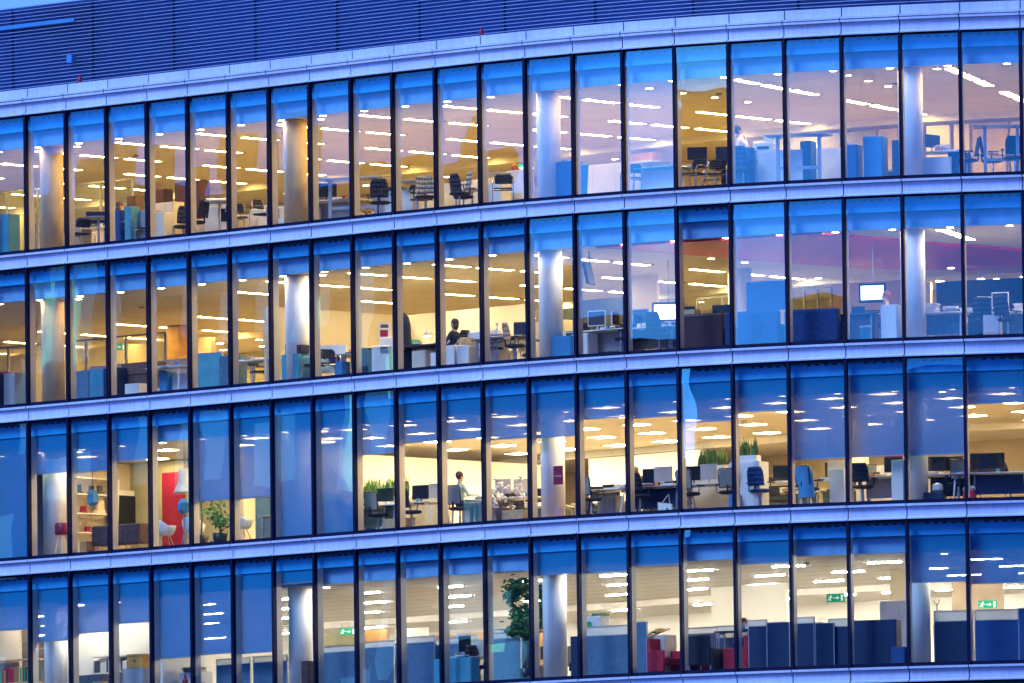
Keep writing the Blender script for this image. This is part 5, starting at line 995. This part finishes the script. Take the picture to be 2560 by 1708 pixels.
desk(3, 15.5, 1.35, 1.7, 0.8, 'white desk behind two mesh chairs'); monitor(3, 15.15, 1.4, 0.76, 'dark monitor behind the left mesh chair', 12, 0.45, 0.36); monitor(3, 15.5, 1.3, 0.76, 'grey monitor between two mesh chairs', -8, 0.48, 0.38, 'grey_lam', 'wall_grey'); chair('mesh', 3, 15.3, 0.85, 175, 'tall mesh chair left of the grey monitor', cat='office chair', back='grey_mesh'); chair('mesh', 3, 16.0, 0.95, 200, 'mesh chair beside the white cabinet end', cat='office chair', back='grey_mesh')
cab(3, 16.75, 1.15, 0.82, 0.5, 1.22, 'white_lam', 'tall white cabinet end close to the glass', doors=1); trough(3, 16.62, 1.15, 0.7, 1.245, 'trough of blue green grasses on the tall cabinet', 0.5, 8, 0, 55); cab(3, 16.42, 0.8, 0.2, 0.3, 0.42, 'sky_lam', 'small blue box beside the tall cabinet', doors=0, name='storage_box', cat='box')
monitor(3, 17.1, 2.3, 0.76, 'dark blue monitor left of a black frame', 30, 0.4, 0.34); desk(3, 17.15, 2.1, 1.4, 0.75, 'white desk near the tall cabinet', leg='white_lam', splay=0.1); chair('task', 3, 17.15, 0.9, 175, 'low blue chair near the tall cabinet', col='blue_fabric', back='blue_fabric', cat='office chair'); papers(3, 17.2, 1.9, 0.765, 'papers and phone near the tall cabinet', 3, 0.3, seed=47)
chair('mesh', 3, 17.75, 1.1, 160, 'chair draped with a blue coat', cat='office chair', back='sky_lam', col='blue_fabric'); desk(3, 18.15, 1.9, 1.6, 0.75, 'white desk behind the coat draped chair'); monitor(3, 18.0, 2.2, 0.76, 'blue grey monitor tilted behind the coat', -25, 0.42, 0.36); monitor(3, 18.3, 2.1, 0.76, 'grey monitor right of the coat draped chair', 10, 0.45, 0.38, 'grey_lam', 'wall_grey'); papers(3, 18.15, 1.7, 0.765, 'papers right of the coat draped chair', 3, 0.35, seed=48); cab(3, 18.45, 1.6, 0.4, 0.5, 0.98, 'white_lam', 'white cabinet end left of the black chair', doors=1)
simple('coat', 'coat', 'blue coat hanging over a chair', 3, 17.78, 0.88, 0.30, lambda b: b.lathe([(0.22, 0), (0.20, 0.3), (0.17, 0.62), (0.11, 0.76)], 'sky_lam', n=14, sy=0.35), 0, 'cloth')
simple('round_post', 'pillar', 'white pillar behind the coat draped chair', 3, 17.35, 6.0, 0.02, lambda b: b.lathe([(0.25, 0), (0.25, 2.77)], 'plaster_white', n=18))
chair('task', 3, 18.85, 1.05, 178, 'square black office chair facing away', cat='office chair'); simple('mesh_chair', 'office chair', 'pale mesh chair behind the square black chair', 3, 18.8, 1.7, 0.02, lambda b: b.tube([(-0.2, 0, 0.7), (-0.22, 0.02, 1.08), (0.22, 0.02, 1.08), (0.2, 0, 0.7)], 0.014, 'black_plastic').box(-0.2, 0.2, 0.0, 0.008, 0.7, 1.06, 'grey_mesh').box(-0.02, 0.02, 0, 0.04, 0, 0.7, 'black_plastic'), 0, 'back_frame')
desk(3, 19.35, 1.35, 1.2, 0.8, 'white desk with a black calculator', modesty='grey_lam'); monitor(3, 19.5, 1.6, 0.76, 'dark monitor left of the fourth column', 5, 0.44, 0.38); papers(3, 19.3, 1.2, 0.765, 'orange sheets on the white desk', 3, 0.3, seed=49, mats=('orange_card', 'paper')); simple('desk_phone', 'telephone', 'black telephone on the white desk', 3, 19.1, 1.2, 0.765, lambda b: b.hexa([(-.12, -.09, 0), (.12, -.09, 0), (.12, .09, 0), (-.12, .09, 0), (-.12, -.06, .04), (.12, -.06, .04), (.12, .09, .12), (-.12, .09, .12)], 'black_plastic'))
cab(3, 18.95, 3.3, 1.9, 0.4, 1.15, 'white_lam', 'long white cabinet below the red board', doors=3); simple('board', 'board', 'red board standing on the long white cabinet', 3, 19.15, 3.3, 1.175, lambda b: b.box(-0.42, 0.42, -0.02, 0.02, 0, 0.5, 'red_paint'))
cab(3, 19.7, 0.85, 0.30, 0.3, 1.1, 'white_lam', 'white cabinet edge just left of the fourth column', doors=0)
desk(3, 20.45, 1.5, 1.4, 0.8, 'messy desk right of the fourth column', modesty='navy_lam'); monitor(3, 20.1, 1.7, 0.76, 'dark monitor nearest the fourth column', 10, 0.46, 0.36); monitor(3, 20.42, 1.8, 0.76, 'dark monitor second from the fourth column', -10, 0.46, 0.36); chair('mesh', 3, 20.62, 1.1, 200, 'mesh chair right of the fourth column', cat='office chair', back='grey_mesh'); papers(3, 20.1, 1.3, 0.765, 'orange and white papers at the fourth column', 4, 0.36, seed=50, mats=('orange_card', 'paper', 'paper')); simple('paper_bag', 'bag', 'crumpled pale paper bag below the messy desk', 3, 20.25, 0.9, 0.30, lambda b: b.lathe([(0.05, 0), (0.14, 0.06), (0.12, 0.2), (0.03, 0.24)], 'paper', n=7), 0, 'bag'); cab(3, 20.2, 0.9, 0.5, 0.4, 0.28, 'navy_lam', 'dark box below the messy desk', doors=0, name='storage_box', cat='box')
desk(3, 21.5, 1.2, 1.9, 0.8, 'long white desk at the right edge', modesty='navy_lam', leg='white_lam', splay=0.05); monitor(3, 21.15, 1.6, 0.76, 'wide dark monitor, left one at the right edge', 5, 0.5, 0.4); monitor(3, 21.5, 1.6, 0.76, 'wide dark monitor, right one at the right edge', -8, 0.5, 0.4); chair('task', 3, 21.8, 1.9, 60, 'black chair at the right edge behind the desk', cat='office chair'); simple('bag', 'bag', 'pink and silver bag under the long desk', 3, 21.0, 0.85, 0.02, lambda b: b.lathe([(0.10, 0), (0.17, 0.12), (0.15, 0.34), (0.05, 0.40)], 'red_fabric', n=12, sy=0.6).lathe([(0.16, 0.30), (0.17, 0.36), (0.1, 0.42)], 'metal_grey', n=12, sy=0.6), 0, 'bag')

# ------------------------------------------------------------------ bottom storey
for k, z_ in enumerate((0.9, 1.5)): simple('wall_shelf', 'shelf', ('lower', 'upper')[k] + ' light wooden wall shelf at the left edge', 4, -1.6, 1.72, z_, lambda b: b.box(-1.0, 1.0, -0.15, 0.15, 0, 0.04, 'wood_light'), 0, 'shelf')
rb = random.Random(8)
def books(row, s, d, z, n, w, desc, cols, hh=0.27, rot=0):
    o = thing('book_row', desc, 'books', row, s, d, rot, 'rows of books and binders', z); b = MB(); x = -w / 2
    for k in range(n):
        t = w / n * rb.uniform(0.7, 1.0); h_ = hh * rb.uniform(0.75, 1.0); b.box(x, x + t - 0.003, -0.1, 0.08, 0, h_, rb.choice(cols)); x += w / n
    b.build('spines', o)
books(4, -1.75, 1.68, 0.942, 16, 0.9, 'row of red, green and dark books at the left edge', ('red_paint', 'red_fabric', 'green_card', 'wood_dark', 'orange_card'), 0.42); books(4, -1.1, 1.68, 0.942, 12, 0.65, 'short row of dark books before the column', ('wall_dark', 'maroon', 'green_card', 'wood_light'), 0.38)
cab(4, -1.5, 0.95, 1.6, 0.4, 0.82, 'screen_blue', 'grey blue cabinet at the left edge', doors=2)
simple('wall_shelf', 'shelf', 'pale wall shelf holding white binders', 4, 0.9, 1.78, 1.02, lambda b: b.box(-0.75, 0.75, -0.15, 0.15, 0, 0.03, 'white_lam'), 0, 'shelf'); books(4, 0.9, 1.74, 1.052, 18, 1.35, 'long row of white binders on the wall shelf', ('white_card', 'paper', 'white_lam', 'wall_dark'), 0.32); simple('wall_shelf', 'shelf', 'empty pale wall shelf above the binders', 4, 0.9, 1.78, 1.45, lambda b: b.box(-0.75, 0.75, -0.15, 0.15, 0, 0.03, 'white_lam'), 0, 'shelf')
cab(4, 0.75, 1.3, 1.0, 0.4, 0.95, 'wall_dark', 'black cabinet below the white binders', doors=2); cab(4, 1.25, 0.85, 0.5, 0.35, 0.36, 'wall_dark', 'low black box under the book pile', doors=0, name='storage_box', cat='box'); papers(4, 1.22, 0.85, 0.385, 'slanting pile of coloured books', 12, 0.32, 'book_pile', 'books', 51, ('paper', 'orange_card', 'red_paint', 'wood_light', 'paper'), 0.03); papers(4, 1.6, 0.95, 0.42, 'orange and white book pile beside the black one', 8, 0.3, 'book_pile', 'books', 52, ('orange_card', 'paper', 'skin'), 0.03)
cab(4, 1.6, 0.95, 0.4, 0.35, 0.39, 'wall_dark', 'low dark box left of the grey copier', doors=0, name='storage_box', cat='box')
cab(4, 2.05, 1.05, 0.78, 0.5, 1.02, 'grey_lam', 'grey steel cabinet under an orange box', doors=1); o = cab(4, 2.08, 1.0, 0.56, 0.4, 0.30, 'orange_card', 'orange archive box on the grey cabinet', doors=0, z=1.045, name='archive_box', cat='box'); MB().box(-0.30, 0.30, -0.22, 0.22, 0.301, 0.36, 'orange_card').build('lid', o, bevel=0.01); MB().box(-0.06, 0.06, -0.206, -0.2005, 0.16, 0.20, 'wood_dark').build('hand_hole', o)
simple('storage_box', 'box', 'small black box fixed beside the grey cabinet', 4, 2.62, 0.85, 0.70, lambda b: b.box(-0.12, 0.12, -0.1, 0.1, 0, 0.2, 'black_plastic'))
cab(4, 3.3, 1.2, 0.8, 0.4, 0.85, 'white_lam', 'pale cabinet under the fourth blind', doors=2); simple('fire_extinguisher', 'fire extinguisher', 'red extinguisher before the pale cabinet', 4, 3.35, 0.75, 0.02, lambda b: b.lathe([(0.07, 0), (0.075, 0.02), (0.075, 0.62), (0.03, 0.70), (0.03, 0.76)], 'red_paint', n=14).box(-0.074, 0.074, -0.079, -0.076, 0.2, 0.32, 'white_card'), 0, 'cylinder'); cab(4, 3.62, 0.8, 0.26, 0.3, 0.55, 'wall_grey', 'grey box right of the extinguisher', doors=0, name='storage_box', cat='box'); papers(4, 3.3, 1.15, 0.875, 'clutter of papers under the fourth blind', 7, 0.5, seed=53, mats=('paper', 'wall_dark', 'wood_dark'))
for k, s_ in enumerate((4.4, 5.3)): screen(4, s_, 0.95, 1.25, 1.12, 'blue desk screen below a long blind', 0)
simple('storage_box', 'box', 'dark box right of the second column', 4, 6.35, 0.75, 0.02, lambda b: b.box(-0.12, 0.12, -0.12, 0.12, 0, 0.9, 'wood_dark'), 0)
screen(4, 7.15, 0.95, 1.3, 1.25, 'blue desk screen under the exit sign', 0); screen(4, 8.05, 1.0, 1.25, 1.30, 'blue desk screen before the wooden wall', 0); screen(4, 8.95, 1.0, 1.2, 1.35, 'blue desk screen left of a white post', 0); screen(4, 9.8, 1.25, 0.9, 1.28, 'blue desk screen right of a white post', 0)
exit_sign(4, 3.33, 6.6, 1.98, 'lit green exit sign seen through the glass room', 45)
papers(4, 8.1, 1.7, 1.20, 'dark curled papers on top of the screen', 4, 0.3, seed=54, mats=('wall_dark', 'paper')); cab(4, 8.1, 1.7, 0.9, 0.4, 1.17, 'grey_lam', 'grey cabinet behind the curled papers', doors=1)
desk(4, 10.1, 1.7, 1.4, 0.75, 'white desk with a turned monitor', h=0.80); monitor(4, 10.15, 1.2, 0.80, 'black monitor under a white printer', 10, 0.36, 0.40); desk(4, 10.1, 1.15, 0.8, 0.5, 'small white table near the glass', h=0.78); simple('printer', 'printer', 'white printer beside the turned monitor', 4, 10.15, 1.75, 0.825, lambda b: b.box(-0.24, 0.24, -0.2, 0.2, 0, 0.34, 'white_lam').box(-0.18, 0.18, -0.15, 0.15, 0.34, 0.42, 'cream_lam')); papers(4, 9.85, 1.85, 1.28, 'papers heaped on a white cabinet', 7, 0.5, seed=55); cab(4, 9.75, 1.9, 0.9, 0.4, 1.25, 'white_lam', 'white cabinet left of the printer', doors=1)
chair('task', 4, 10.55, 1.15, 90, 'black chair right of the turned monitor', cat='office chair'); cab(4, 10.25, 0.75, 1.3, 0.3, 0.72, 'teal_lam', 'dark teal low cabinet by the glass', doors=2)
screen(4, 11.35, 1.1, 1.2, 1.32, 'blue desk screen behind the tree', 0); screen(4, 11.1, 1.7, 1.6, 1.45, 'frosted topped screen left of the tree', 0, top=0.3)
leafy(4, 11.72, 0.85, 2.66, 'tall leafy fig tree left of the third column', 21, 0.42, 0.85, 1500, 'leaf_dark', 0.085, 'fig_tree')
o = thing('desk_screen', 'dark blue narrow screen right of the third column', 'partition screen', 4, 12.72, 0.9, 0, None, 0.02); MB().box(-0.15, 0.15, -0.02, 0.02, 0, 1.1, 'navy_lam').build('panel', o)
person(4, 12.5, 2.4, 60, 'dark haired person half hidden by the column', 'sit', 'trousers_dark', hair='hair_brown')
screen(4, 13.45, 0.95, 1.42, 1.32, 'wide blue screen close to the glass', 0, top=0.24); cab(4, 13.25, 1.5, 0.62, 0.4, 1.60, 'white_card', 'white carton with a green spot', doors=0, name='carton', cat='box'); simple('storage_box', 'box', 'flat green box on the white carton', 4, 13.3, 1.5, 1.625, lambda b: b.box(-0.2, 0.2, -0.1, 0.1, 0, 0.07, 'leaf')); simple('sticker', 'sticker', 'round green sticker on the white carton', 4, 13.22, 1.27, 1.42, lambda b: b.lathe([(0.08, -0.004), (0.08, 0.004)], 'green_card', n=12), 0)
bpy.data.objects[TH[-1][0].name].rotation_euler.x = R(90)
screen(4, 14.22, 1.05, 0.5, 1.38, 'narrow blue screen left of the ribbons', 0, top=0.0); cab(4, 14.55, 1.5, 0.85, 0.45, 1.05, 'cream_lam', 'pinkish cabinet under the yellow ribbons', doors=2)
simple('cable_coil', 'cable', 'coils of yellow and black cable on a cabinet', 4, 14.55, 1.5, 1.075, lambda b: [b.tube([((0.12 + 0.03 * k) * math.cos(t) + k * 0.1 - 0.15, 0.1 * math.sin(t), 0.03 + 0.035 * k + 0.02 * math.sin(3 * t)) for t in [q * 0.45 for q in range(15)]], 0.018, ('wood_orange', 'black_fabric', 'orange_card', 'wood_orange')[k]) for k in range(4)], 0, 'coil')
chair('arm', 4, 14.92, 1.15, 75, 'red armchair facing right, nearest the ribbons', 'armchair', 'red_fabric'); chair('arm', 4, 15.25, 1.9, 10, 'red armchair facing the glass', 'armchair', 'red_fabric'); chair('arm', 4, 16.35, 1.5, -70, 'red armchair facing left', 'armchair', 'red_fabric'); chair('arm', 4, 15.72, 1.0, 180, 'dark navy armchair seen from behind', 'armchair', 'black_fabric'); rtable(4, 15.5, 1.5, 0.45, 0.62, 'dark red low table between the armchairs', 'maroon')
screen(4, 15.05, 2.9, 1.2, 1.3, 'grey screen behind the red armchairs', 0); screen(4, 16.0, 2.5, 1.3, 1.28, 'framed screen below the person head', 0, top=0.3); person(4, 16.0, 2.75, 20, 'person with brown hair looking down', 'sit', 'shirt_white', hair='hair_brown', z=0.12, lean=0.1); desk(4, 16.05, 2.2, 1.0, 0.5, 'small dark high table before the person', h=1.12, m='navy_lam')
screen(4, 16.72, 1.0, 0.5, 1.30, 'light topped screen beside a white post', 0, 'navy_lam'); screen(4, 17.15, 0.95, 0.62, 1.22, 'dark blue screen right of a white post', 0, 'navy_lam', 0.0); screen(4, 17.6, 0.95, 0.6, 1.32, 'dark blue screen with a light strip', 0, 'navy_lam')
exit_sign(4, 17.62, 3.0, 1.80, 'green exit sign on the pale wall', 8, w=0.46, h=0.21)
screen(4, 17.75, 1.0, 0.55, 1.18, 'dark screen, left one below the pale exit sign', 0, 'blue_lam', 0.0); screen(4, 18.15, 0.95, 0.5, 1.16, 'dark screen, middle one below the pale exit sign', 0, 'navy_lam', 0.0); screen(4, 18.5, 1.05, 0.6, 1.26, 'dark screen, right one below the pale exit sign', 0, 'navy_lam', 0.2)
cab(4, 18.95, 1.0, 1.12, 0.45, 1.18, 'navy_lam', 'wide black blue cabinet with dark glass doors', doors=2); cab(4, 19.45, 0.85, 0.35, 0.35, 0.5, 'blue_lam', 'small blue pedestal before the black blue cabinet', doors=1); cab(4, 18.95, 3.0, 1.0, 0.4, 1.75, 'white_lam', 'tall white cabinet behind the black blue one', doors=2)
o = thing('coat_stand', 'slim dark coat stand right of the fourth column', 'coat stand', 4, 20.02, 1.05, 0, None, 0.02); MB().tube([(0, 0, 0), (0, 0, 1.55)], 0.015, 'black_plastic').tube([(-0.08, 0, 1.62), (0, 0, 1.48), (0.07, 0, 1.64)], 0.010, 'black_plastic').tube([(-0.07, 0, 1.36), (0, 0, 1.26), (0.08, 0, 1.4)], 0.010, 'black_plastic').build('stand', o); MB().lathe([(0.06, 0.05), (0.09, 0.5), (0.10, 1.0), (0.05, 1.22)], 'black_fabric', n=12, sy=0.7).build('coat', o, True)
screen(4, 20.42, 0.95, 0.98, 1.36, 'dark screen with a light strip, left of the last mullion', 0, 'navy_lam', 0.26); screen(4, 21.15, 0.95, 1.1, 1.36, 'bright blue screen with a light strip', 0, 'blue_lam', 0.26); screen(4, 21.75, 0.95, 0.7, 1.38, 'bright blue screen at the right edge', 0, 'blue_lam', 0.0)
exit_sign(4, 20.45, 4.6, 1.62, 'green exit sign above the bright blue screen', 8, w=0.46, h=0.20)
# ring meshes: the lamp rows above each desk area stay as built; nothing else hangs here

# second line of desks further into the rooms
rq = random.Random(77)
for row, rng in ((1, [5.2, 6.6, 8.0, 10.6, 15.6, 17.2]), (2, [8.6, 10.0, 11.5, 13.0, 14.3, 17.6, 19.2, 20.6]), (3, [8.2, 9.4, 10.8, 12.3, 13.7, 15.2, 16.6, 18.1, 19.5]), (4, [9.2, 10.6, 14.2])):
    for s_ in rng:
        d_ = (4.9 if row != 2 else 4.4) + rq.uniform(-0.3, 0.3)
        T_ = SURVEY[row]; SURVEY[row] = [(-30, -30), (30, 30)]
        desk(row, s_, d_, 1.6, 0.8, 'pale desk in the line further back', rq.uniform(-8, 8) + 20, modesty=rq.choice([None, 'grey_lam', 'screen_blue']))
        monitor(row, s_ + 0.1, d_ + 0.05, 0.765, 'monitor in the line further back', rq.uniform(-30, 50), 0.5, 0.34)
        if rq.random() < 0.7: monitor(row, s_ - 0.28, d_ + 0.15, 0.765, 'monitor in the line further back', rq.uniform(-30, 50), 0.46, 0.32, rq.choice(['black_plastic', 'white_lam']))
        chair(rq.choice(['task', 'mesh']), row, s_ + 0.05, d_ - 0.75, rq.uniform(120, 230), 'office chair in the line further back', cat='office chair', back=rq.choice(['black_fabric', 'grey_mesh']))
        papers(row, s_ + 0.32, d_ - 0.1, 0.765, 'papers in the line further back', rq.randint(2, 8), 0.3, seed=rq.randint(1, 999), mats=('paper', 'paper', rq.choice(['red_paint', 'blue_lam', 'orange_card'])))
        SURVEY[row] = T_
# small things on the front desks
rm = random.Random(5)
front = [(o, r_) for o, de, r_ in TH if o.name.startswith('desk') and not o.name.startswith('desk_') and 'further back' not in de]
for o, r_ in front:
    top = [c_ for c_ in o.children if c_.name.startswith('top')][0]; zt_ = max(v.co.z for v in top.data.vertices); hw_ = max(v.co.x for v in top.data.vertices)
    for k in range(2):
        x_ = rm.uniform(-hw_ * 0.85, hw_ * 0.85); y_ = rm.uniform(-0.30, -0.18); P = o.matrix_basis @ Vector((x_, y_, zt_ + 0.001)); q = bpy.data.objects.new('mug' if k else 'keyboard', None); link(q)
        q.location = P; q.rotation_euler.z = o.rotation_euler.z + rm.uniform(-0.2, 0.2); q['category'] = 'mug' if k else 'keyboard'
        if k: MB().lathe([(0.036, 0), (0.04, 0.095)], rm.choice(['white_lam', 'red_paint', 'sky_lam', 'orange_card']), n=10).build('cup', q)
        else: MB().box(-0.21, 0.21, -0.07, 0.07, 0, 0.025, rm.choice(['black_plastic', 'white_lam'])).build('keys', q)
        TH.append((q, 'small mug on a desk' if k else 'keyboard lying on a desk', r_))

# ------------------------------------------------------------------ labels
ORD = ['', 'first', 'second', 'third', 'fourth', 'fifth', 'sixth', 'seventh', 'eighth', 'ninth', 'tenth', 'eleventh', 'twelfth', 'thirteenth', 'fourteenth', 'fifteenth', 'sixteenth', 'seventeenth', 'eighteenth', 'nineteenth', 'twentieth', 'twenty-first', 'twenty-second', 'twenty-third', 'twenty-fourth', 'twenty-fifth']
ROWN = {1: 'top row', 2: 'second row', 3: 'third row', 4: 'bottom row'}
bpy.context.view_layer.update()
cnt = {}
for o, desc, row in TH: cnt.setdefault((o['category'], row), []).append(o)
for (c_, row), L in cnt.items():
    if len(L) > 2:
        for o in L:
            if 'group' not in o: o['group'] = f"{c_} items behind the {ROWN[row]} of windows"
groups = {}
for o, desc, row in TH:
    X, Y, Z = o.location; i = pane_of(X, Y); n = None if i is None else i + 2
    px_, py_ = project(X, Y, Z + (0.7 if o['category'] not in ('ceiling light', 'smoke detector') else 0))
    groups.setdefault((desc, row, n), []).append((py_ if o['category'] == 'ceiling light' else px_, o))
for (desc, row, n), L in groups.items():
    L.sort(key=lambda t: t[0]); vert = L[0][1]['category'] == 'ceiling light'
    for k, (_, o) in enumerate(L):
        where = f"{ROWN[row]}, window {ORD[n]} from left" if n is not None and 1 <= n <= 24 else f"{ROWN[row]}, at the picture's edge"
        where = where.replace('window ' + ORD[n], ORD[n] + ' window') if n is not None and 1 <= n <= 24 else where
        pos = '' if len(L) == 1 else (f", {ORD[k + 1]} from {'above' if vert else 'left'}")
        lab = f"{desc}{pos}, {where}"
        while len(lab.split()) > 16: w_ = desc.split(); desc = ' '.join(w_[:-1]); lab = f"{desc}{pos}, {where}"
        o['label'] = lab
